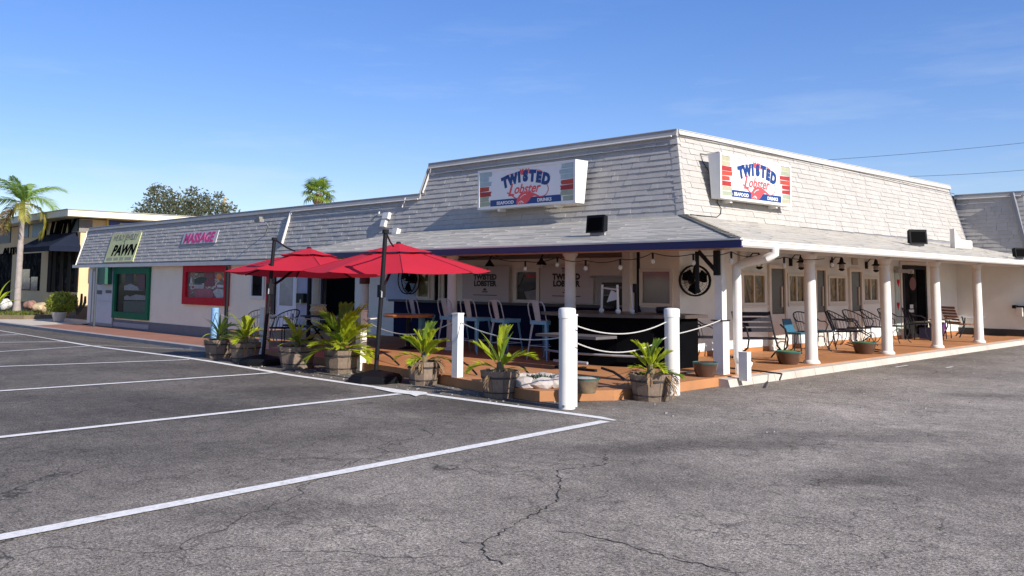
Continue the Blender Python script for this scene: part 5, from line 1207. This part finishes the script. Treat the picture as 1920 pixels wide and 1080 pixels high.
def frond(par, base, yaw, elev, length, kind, v, mat):
    key = (kind, v, mat.name)
    if key not in FRM: FRM[key] = mesh(frm(kind, v), 'frond', mat)
    o = link('frond', FRM[key], par); o.location = base; o.rotation_euler = Euler((elev, 0, yaw), 'XYZ'); o.scale = (length, length, length); return o
def potted(px, py, r, h, ph, spread, kinds, n, seed, plabel, label, dead=3, rz=.3, deadlen=.5):
    rnd = random.Random(seed); p = ong(px, py) + F0 * r * .82
    p.z = ground(p.x, p.y)
    planter(p, r, h, rz, plabel)
    t = thing('potted_palm', label, 'palm', p + V((0, 0, h * .86)), group='young palms in barrel planters')
    obj('stem', B().lathe([(.05, -.02), (.06, .05), (.045, .16), (.02, .2)], 10), M('palm_stem', (.16, .12, .06), .8, .2, 10), t)
    ga = 2.39996
    for i in range(n):
        f = (i + .5) / n; el = math.radians(82 - 66 * f + rnd.uniform(-8, 8)); yaw = i * ga + rnd.uniform(-.25, .25)
        ln = (ph * (1 - f) + spread * f) * rnd.uniform(.82, 1.1)
        kd = rnd.choice(kinds); vv = 0 if f < .3 else rnd.choice((0, 1, 1, 2)) if f < .75 else rnd.choice((1, 2))
        frond(t, (0, 0, .12 * (1 - f) + .02), yaw, el, ln, kd, vv, leaf_y if rnd.random() < .80 else leaf_g)
    for i in range(dead):
        frond(t, (0, 0, .03), rnd.uniform(0, 6.3), math.radians(rnd.uniform(5, 35)), deadlen * rnd.uniform(.8, 1.15), 'dead', rnd.choice((0, 1, 2)), leaf_dead)
PL = [
 (402, 672, .30, .38, .60, .52, ('strap', 'strap', 'pin'), 20, 1, 'half barrel planter farthest left in the row', 'spiky young palm in the farthest left barrel planter', 4),
 (452, 680, .31, .37, .54, .54, ('strap', 'pin'), 16, 2, 'half barrel planter second from the left beside the umbrella base', 'spreading young palm in the second barrel planter from the left', 4),
 (549, 692, .35, .40, .54, .52, ('pin', 'strap'), 22, 3, 'dark half barrel planter right of the left umbrella pole', 'young palm with many narrow leaves right of the left umbrella pole', 2),
 (635, 701, .32, .40, .76, .74, ('pin', 'broad', 'pin'), 24, 4, 'half barrel planter left of the right umbrella base', 'largest young palm with broad arching fronds left of the right umbrella pole', 4),
 (792, 723, .27, .36, .50, .56, ('broad', 'pin'), 13, 5, 'half barrel planter right of the right umbrella base', 'young palm with brown hanging leaves right of the right umbrella pole', 7),
 (937, 748, .28, .37, .56, .49, ('broad', 'broad', 'strap'), 12, 6, 'angular half barrel planter beside the rock ring', 'small young palm in the planter beside the rock ring', 3),
 (1226, 754, .30, .36, .40, .42, ('broad', 'broad'), 12, 7, 'half barrel planter in front of the round bollard at the corner', 'half dead young palm with dry brown leaves at the patio corner', 12),
]
for q in PL: potted(*q, rz=.2 + .13 * q[8], deadlen=.42 if q[8] < 7 else .50)

# ------------------------------------------------------------------ left neighbour: cream workshop with awning
yel = M('cream_yellow_render', (.64, .47, .25), .8, .05, 1, .15, 40)
YB = thing('cream_workshop', 'cream yellow flat roofed shop with dark awning beyond the far end of the strip', 'building', (-48.3, 16.7, -.5), world=True)
Y0 = 16.7; YF = Fr((-48.3, Y0, 0), (1, 0, 0), (0, 0, 1))
def yp(px, py): return YF.ab(ony(px, py, Y0))
obj('wall', B().span((-90, Y0, -1), (-48.3, 34, 4.75)), yel, YB)
obj('wall_base', B().span((-90, Y0 - .03, -1), (-48.27, 34, .30)), M('brown_wall_base', (.20, .13, .075), .8, .1), YB)
obj('roof_fascia', B().span((-91, Y0 - 1.0, 4.80), (-47.3, 35, 5.12)), M('cream_fascia', (.72, .66, .48), .6, .04), YB)
obj('roof_top', B().span((-91.05, Y0 - 1.05, 5.122), (-47.25, 35, 5.16)), flash_grey, YB)
def yrect(x0, y0, x1, y1, c0, c1, mat, name, **k): return obj(name, B().fbox(YF, *rect(yp, x0, y0, x1, y1), c0, c1), mat, YB, **k)
dkg = M('dark_teal_panel', (.03, .05, .055), .5)
for i, q in enumerate(((136, 410, 147.6, 433), (63, 417, 86, 443), (38, 422, 54, 445), (-20, 428, 20, 455))): yrect(*q, .001, .05, dkg if i in (0, 3) else M('blue_grey_panel', (.13, .23, .27), .5), 'clerestory_panel')
yrect(95, 470, 146, 548, .001, .03, glass_dark, 'shop_window')
for x in (95, 104, 118, 132, 146): yrect(x - 1, 470, x + 1, 548, .03, .08, M('brown_mullion', (.03, .025, .02), .8, spec=.05), 'mullion')
yrect(38, 476, 74, 545, .001, .03, glass_dark, 'poster_window')
for q, c in (((41, 505, 57, 521), (.16, .05, .045)), ((40, 521, 57, 543), (.22, .17, .17)), ((60, 519, 71, 545), (.09, .10, .13))): yrect(*q, .031, .05, mottled('poster_%d' % q[0] + str(q[1]), [c, tuple(x * .6 for x in c), (.3, .3, .3)], 3), 'poster')
yrect(-30, 478, 18, 570, .001, .03, glass_dark, 'open_bay')
a0, a1, b0, b1 = rect(yp, 88, 441, 151, 472)
aw = M('dark_navy_awning', (.012, .016, .03), .8, .1, spec=.1)
ab = B().hexa([YF(a0, b0 + .25, .001), YF(a1, b0 + .25, .001), YF(a1, b0 + .25, 1.5), YF(a0, b0 + .25, 1.5), YF(a0, b1, .001), YF(a1 - .6, b1, .001), YF(a1 - .6, b1, .12), YF(a0 + .1, b1, .12)])
obj('awning', merge(ab, B().fbox(YF, a0, a1, b0, b0 + .248, 1.44, 1.5), B().fbox(YF, a1 - .06, a1, b0, b0 + .248, 0, 1.44)), aw, YB)
c = yp(108, 425); obj('sign_lettering', text_bm('Tuffy', 1.75, YF, c[0] - .1, c[1] - .5, .05, .05, .012, .35, sx=1.5), black_flat, YB)
c = yp(24, 468); obj('sign_lettering', text_bm('AUTO', .62, YF, c[0], c[1] - .3, .05, .03, .008, sx=2.0), black_flat, YB)
SF = Fr((-48.3, Y0, 0), (0, 1, 0), (0, 0, 1))
def sp(px, py): return SF.ab(onx(px, py, -48.3))
a0, a1, b0, b1 = rect(sp, 203, 412, 300, 440)
bs = obj('blue_sign', B().fbox(SF, a0, a1, b0 - .6, b1, .001, .08), M('sign_royal_blue', (.03, .05, .22), .4), YB)
obj('sign_border', ring(SF, a0 - .1, a1 + .1, b0 - .7, b1 + .08, .09, .001, .10), M('sign_yellow', (.75, .50, .04), .4), bs)
obj('sign_shape', B().prism([(a0 + .3, b0 + .0), (a0 + .6, b1 - .15), (a0 + 3.2, b1 - .12), (a0 + 3.8, b0 + .15), (a0 + 3.4, b0 - .3)], SF, .081, .09), M('sign_yellow', (.75, .50, .04), .4), bs)
obj('sign_words', text_bm('NAPA', 1.0, SF, a0 + 2.0, b0 - .35, .092, .004, .03), sign_white, bs)
obj('wall_recess', B().fbox(SF, *rect(sp, 166, 503, 172, 531), .001, .03), M('brown_wall_recess', (.10, .06, .04), .8), YB)
obj('clerestory_panel', B().fbox(SF, *rect(sp, 148.6, 412, 172, 436), .001, .05), M('grey_brown_panel', (.20, .18, .16), .7), YB)
# ------------------------------------------------------------------ planting on the left
def tree_palm(name, base, H, r0, r1, nf, fl, label, mat_l, kind='pin', crown=True, seed=1, elev=(70, -35)):
    rnd = random.Random(seed); t = thing(name, label, 'palm tree', base)
    prof = [(r0 * 1.35, -.3), (r0 * 1.25, .1), (r0, .5)] + [(r0 + (r1 - r0) * k / 14 + (.012 if k % 2 else 0), .5 + (H - .5) * k / 14) for k in range(1, 15)]
    obj('trunk', B().lathe(prof, 14), M('pale_ringed_trunk', (.33, .28, .25), .85, .15, 5, .4, 14), t, smooth=True)
    if crown: obj('crown_shaft', B().lathe([(r1, H), (r1 * 1.15, H + .15), (r1 * .8, H + .8), (.05, H + 1.1)], 12), leaf_g, t, smooth=True)
    return t, rnd
def big_pin(c, seed, mat): return mesh(pinnate(c, 40, .022, .25, .12, seed, .62, .009, .75), 'frond', mat)
pb = onz(31, 584, -.18); pb = V((-41.2 - 5.6, 0, 0)) if False else pb
d_ = ray(31, 584); k_ = 47.0 / (d_.dot(F0)); pb = CP + d_ * k_
rp, rnd = tree_palm('royal_palm', tuple(pb), 5.0, .17, .13, 0, 0, 'tall palm with grey ringed trunk and drooping green fronds in front of the workshop', leaf_y, seed=8)
lf_roy = leaf_mat('royal_palm_leaf', (.22, .32, .06), (.40, .55, .08), .42); lf_old = leaf_mat('yellowing_palm_leaf', (.30, .27, .05), (.42, .38, .06), .35)
PMs = [big_pin(c, 200 + i, m_) for i, (c, m_) in enumerate(((1.0, lf_roy), (1.5, lf_roy), (2.2, lf_old), (1.9, lf_roy), (2.4, lf_old)))]
dl = mesh(pinnate(2.6, 22, .02, .2, .2, 233, .7, .01, .8), 'frond', leaf_dead)
top = V((0, 0, 5.55))
Rv = R0
def yaw_for(right, away=0.): d = R0 * right + F0 * away; return math.atan2(-d.x, d.y)
for rt, aw_, el, ln, v in ((1, .2, 52, 2.5, 1), (-1, .1, 55, 2.5, 1), (1, -.3, 28, 2.6, 3), (-1, -.2, 25, 2.4, 3), (.5, -1, 15, 2.3, 2), (1, .1, -8, 2.7, 2), (-.3, 1, 60, 2.1, 0), (.3, 1, 50, 2.2, 0), (-.5, -1, 62, 2.0, 0), (.35, -1, 60, 2.0, 1), (-1, .5, 5, 2.3, 4), (.15, -.7, 82, 1.7, 0)):
    o = link('frond', PMs[v], rp); o.location = top + V((0, 0, .15)); o.rotation_euler = Euler((math.radians(el), random.uniform(-.3, .3), yaw_for(rt, aw_)), 'XYZ'); o.scale = (ln,) * 3
for rt, aw_ in ((-1, -.2), (-.7, -.7), (-1, .3)):
    o = link('frond', dl, rp); o.location = top - V((0, 0, .2)); o.rotation_euler = Euler((.1, 0, yaw_for(rt, aw_)), 'XYZ'); o.scale = (2.2,) * 3
# fan palm beyond the roof
d_ = ray(596, 420); fb = CP + d_ * (62.0 / d_.dot(F0)); fb.z = -.5
fh = CP + ray(597, 362) * (62.0 / ray(597, 362).dot(F0))
fpm, rnd = tree_palm('fan_palm', tuple(fb), fh.z + .5, .22, .2, 0, 0, 'green fan palm top rising behind the shingled wing roof', leaf_g, crown=False, seed=3)
def fan_leaf(seed, mat):
    rnd = random.Random(seed); b = B().tube([(0, 0, 0), (0, .5, 0)], .012, 4)
    for k in range(17):
        a = math.radians(-125 + 250 * k / 16); d = V((math.sin(a), math.cos(a), 0)); s = V((d.y, -d.x, 0)) * .028; c = V((0, .5, 0)); l = rnd.uniform(.42, .52)
        m_ = c + d * l * .6 + V((0, 0, .05)); b.add([c - s * .2, c + s * .2, m_ + s, m_ - s, c + d * l - V((0, 0, .12))], [(0, 1, 2, 3), (3, 2, 4)])
    return mesh(b, 'fan_leaf', mat)
lf_fan = leaf_mat('fan_palm_leaf', (.19, .25, .03), (.32, .42, .04), .35)
fm_ = [fan_leaf(1, lf_fan), fan_leaf(2, leaf_g), fan_leaf(3, lf_fan)]
for i in range(24):
    f = (i + .5) / 24; o = link('fan_leaf', fm_[i % 3], fpm); o.location = (0, 0, fh.z + .45); o.rotation_euler = Euler((math.radians(80 - 120 * f), random.uniform(-.4, .4), i * 2.4), 'XYZ'); o.scale = (1.45,) * 3
obj('dead_skirt', B().lathe([(.2, fh.z - .5), (.42, fh.z - .1), (.3, fh.z + .4)], 12), leaf_dead, fpm)
# oak beyond the workshop roof
d_ = ray(352, 400); ob = CP + d_ * (72 / d_.dot(F0)); ob.z = -.5
oak = thing('oak_tree', 'wide grey green tree crown beyond the roofs on the left', 'tree', tuple(ob))
obj('trunk', B().tube([(0, 0, -.2), (.1, 0, 1.6), (0, .1, 3.0)], [.35, .28, .22], 10), M('oak_bark', (.10, .085, .07), .9, .2, 6), oak)
rnd = random.Random(12); cr_ = B(); limbs = B()
lobes = [(-3.4, 0, 5.6, 1.3), (-2.5, .3, 6.9, 1.25), (-1.0, 0, 6.2, 1.5), (.6, .4, 6.5, 1.3), (-.2, -.5, 5.4, 1.6), (1.9, 0, 6.0, 1.35), (3.0, .3, 5.7, 1.15), (-4.2, .2, 4.9, .9), (3.7, 0, 4.9, .9), (-2.6, -.5, 5.0, 1.3), (1.5, -.4, 4.8, 1.3), (5.2, .2, 4.7, .55), (-2.9, .2, 7.6, .5), (0.2, .2, 7.4, .5), (2.4, .2, 7.1, .45)]
for x, y, z, r in lobes:
    z += 1.95
    cw = R0 * x + F0 * y; c = V((cw.x, cw.y, z)); limbs.tube([(0, .1, 2.8), (c.x * .45, c.y * .45, 3.2 + (z - 3.2) * .5), tuple(c)], [.16, .10, .02], 6)
    for _ in range(int(300 * r * r)):
        u = V((rnd.gauss(0, 1), rnd.gauss(0, 1), rnd.gauss(0, .8))).normalized() * r * rnd.random() ** .35 * rnd.uniform(.75, 1.12)
        p = c + u; a = V((rnd.gauss(0, 1), rnd.gauss(0, 1), rnd.gauss(0, .7))).normalized(); s = a.orthogonal().normalized() * rnd.uniform(.035, .075); l = rnd.uniform(.10, .20)
        cr_.add([p - a * l, p + s, p + a * l, p - s], [(0, 1, 2, 3)])
obj('limbs', limbs, M('oak_bark', (.10, .085, .07), .9), oak)
obj('crown', cr_, leaf_mat('oak_leaf', (.135, .14, .075), (.16, .18, .07), .3, .4), oak, kind='stuff')
# clipped shrub in a pot, cactus, rocks and ground cover on the left bed
def shrub(base, sx, sy, sz, n, label, mat, name='round_shrub', seed=2):
    t = thing(name, label, 'shrub', base); rnd = random.Random(seed); b = B()
    for _ in range(n):
        u = V((rnd.gauss(0, 1), rnd.gauss(0, 1), rnd.gauss(0, 1))).normalized() * rnd.random() ** .25 * rnd.uniform(.85, 1.08); p = V((u.x * sx, u.y * sy, sz + u.z * sz))
        a = V((rnd.gauss(0, 1), rnd.gauss(0, 1), rnd.gauss(0, 1))).normalized(); s = a.orthogonal().normalized() * rnd.uniform(.02, .04); l = rnd.uniform(.04, .085); b.add([p - a * l, p + s, p + a * l, p - s], [(0, 1, 2, 3)])
    obj('foliage', b, mat, t, kind='stuff')
    obj('stem', B().tube([(0, 0, -.1), (0, 0, sz)], .05, 6).tube([(0, 0, .1), (sx * .5, 0, sz * 1.3)], .03, 5).tube([(0, 0, .1), (-sx * .5, 0, sz * 1.2)], .03, 5), M('oak_bark', (.10, .085, .07), .9), t); return t
def atd(px, py, dist): d = ray(px, py); return CP + d * (dist / d.dot(F0))
sb_ = atd(115, 590, 42.5)
shr_m = leaf_mat('lime_shrub_leaf', (.24, .27, .03), (.36, .40, .04), .35, .35)
shrub((sb_.x, sb_.y, sb_.z), .85, .7, .55, 2600, 'round lime green shrub in a pale pot by the end of the strip', shr_m)
sp_ = atd(110, 603, 42.0); pot = thing('pale_pot', 'pale concrete pot under the round lime shrub', 'plant pot', (sp_.x, sp_.y, sp_.z))
obj('pot', B().lathe([(.22, 0), (.32, .38), (.34, .44), (.28, .44)], 18), M('pale_pot_concrete', (.42, .38, .34), .85, .12, 5), pot, smooth=True)
cb = atd(146, 575, 42.6); cac = thing('cactus', 'dark branching cactus right of the round lime shrub', 'cactus', (cb.x, cb.y, cb.z))
cm_ = M('cactus_skin', (.055, .05, .03), .7, .2, 8)
for k, (dx, h) in enumerate(((-.1, .55), (.14, .62), (.30, .5))):
    q = R0 * dx; obj('arm', B().tube([(0, 0, -.35), (q.x * .8, q.y * .8, .0), (q.x * 1.1, q.y * 1.1, .2), (q.x * 1.1, q.y * 1.1, h)], [.06, .06, .07, .05], 8), cm_, cac, smooth=True)
for i, (px, py, r, lb) in enumerate(((57, 572, .30, 'reddish rock right of the tall palm trunk'), (74, 577, .34, 'sunlit tan rock left of the lime shrub'), (7, 571, .38, 'white rock at the left edge of the picture'))):
    p = atd(px, py, 46); bm = bmesh.new(); bmesh.ops.create_icosphere(bm, subdivisions=3, radius=1); rn = random.Random(i)
    ks = [rn.uniform(.8, 1.2) for _ in range(8)]
    for v in bm.verts: k = 1 + .18 * math.sin(v.co.x * 3 + ks[0] * 5) * math.cos(v.co.y * 4 + ks[1]) + rn.uniform(-.03, .03); v.co = V((v.co.x * r * 1.3 * k, v.co.y * r * k, v.co.z * r * .8 * k))
    me = bpy.data.meshes.new('bed_rock'); bm.to_mesh(me); bm.free(); me.materials.append(M('bed_rock_%d' % i, ((.28, .15, .11), (.45, .34, .2), (.6, .58, .55))[i], .85, .2, 3, .5, 8)); o = link('bed_rock', me); o.location = p; tag(o, lb, 'rock')
gc = B(); rnd = random.Random(77); c0_ = atd(20, 590, 46)
for _ in range(3500):
    q = R0 * rnd.uniform(-4, 1.6) + F0 * rnd.uniform(-1.2, 1.2); z = c0_.z + .04; p = V((c0_.x + q.x, c0_.y + q.y, z)); d = V((rnd.gauss(0, .05), rnd.gauss(0, .05), rnd.uniform(.08, .22))); s = V((rnd.gauss(0, 1), rnd.gauss(0, 1), 0)).normalized() * .025
    gc.add([p - s, p + s, p + d], [(0, 1, 2)])
obj('ground_cover', gc, leaf_mat('bed_grass', (.11, .13, .02), (.15, .2, .03), .25, .35), kind='stuff')
bp2 = [(c0_ + R0 * a + F0 * b) for a, b in ((-8, -1.5), (1.5, -1.5), (2.4, -.6), (2.2, 4), (-8, 5))]
obj('planting_bed', B().add([(p.x, p.y, c0_.z + .035) for p in bp2] + [(p.x, p.y, -.8) for p in bp2], [(0, 1, 2, 3, 4), (0, 5, 6, 1), (1, 6, 7, 2), (2, 7, 8, 3)]), M('bed_soil', (.16, .12, .07), .95, .2, 3), kind='structure')
fb2 = atd(-4, 575, 44); fl_ = thing('young_fan_plant', 'bright green leaf fan entering at the left edge', 'plant', (fb2.x, fb2.y, fb2.z))
for k in range(9):
    o = link('frond', FRM.get(('strap', 1, leaf_y.name)) or mesh(frm('strap', 1), 'frond', leaf_y), fl_); o.rotation_euler = Euler((math.radians(30 + 7 * k), 0, k * 2.4), 'XYZ'); o.scale = (1.5,) * 3
# utility pole and wires
up_ = atd(421, 400, 95); upl = thing('utility_pole', 'pale wooden utility pole beyond the tree on the left', 'utility pole', (up_.x, up_.y, -.5))
zt = atd(421, 369, 95).z + .5
obj('pole', B().lathe([(.22, 0), (.16, zt)], 10), M('pale_pole_wood', (.45, .36, .20), .8, .1), upl); obj('crossarm', B().box((0, 0, zt - .7), (1.6, .12, .12), .7), M('pale_pole_wood', (.45, .36, .20), .8), upl)
def wire(p0, p1, d0, d1, lb):
    A, C_ = atd(*p0, d0), atd(*p1, d1); A = A + (A - C_) * .15; C_ = C_ + (C_ - A) * .8
    tag(obj('power_line', B().tube([A.lerp(C_, i / 12) - V((0, 0, .3 * 4 * (i / 12) * (1 - i / 12))) for i in range(13)], .013, 5), black_metal), lb, 'cable', 'power lines behind the roof')
wire((1560, 297), (1920, 260), 62, 62, 'upper power line crossing the sky behind the roof'); wire((1690, 329), (1920, 311), 62, 62, 'lower power line crossing the sky behind the roof')
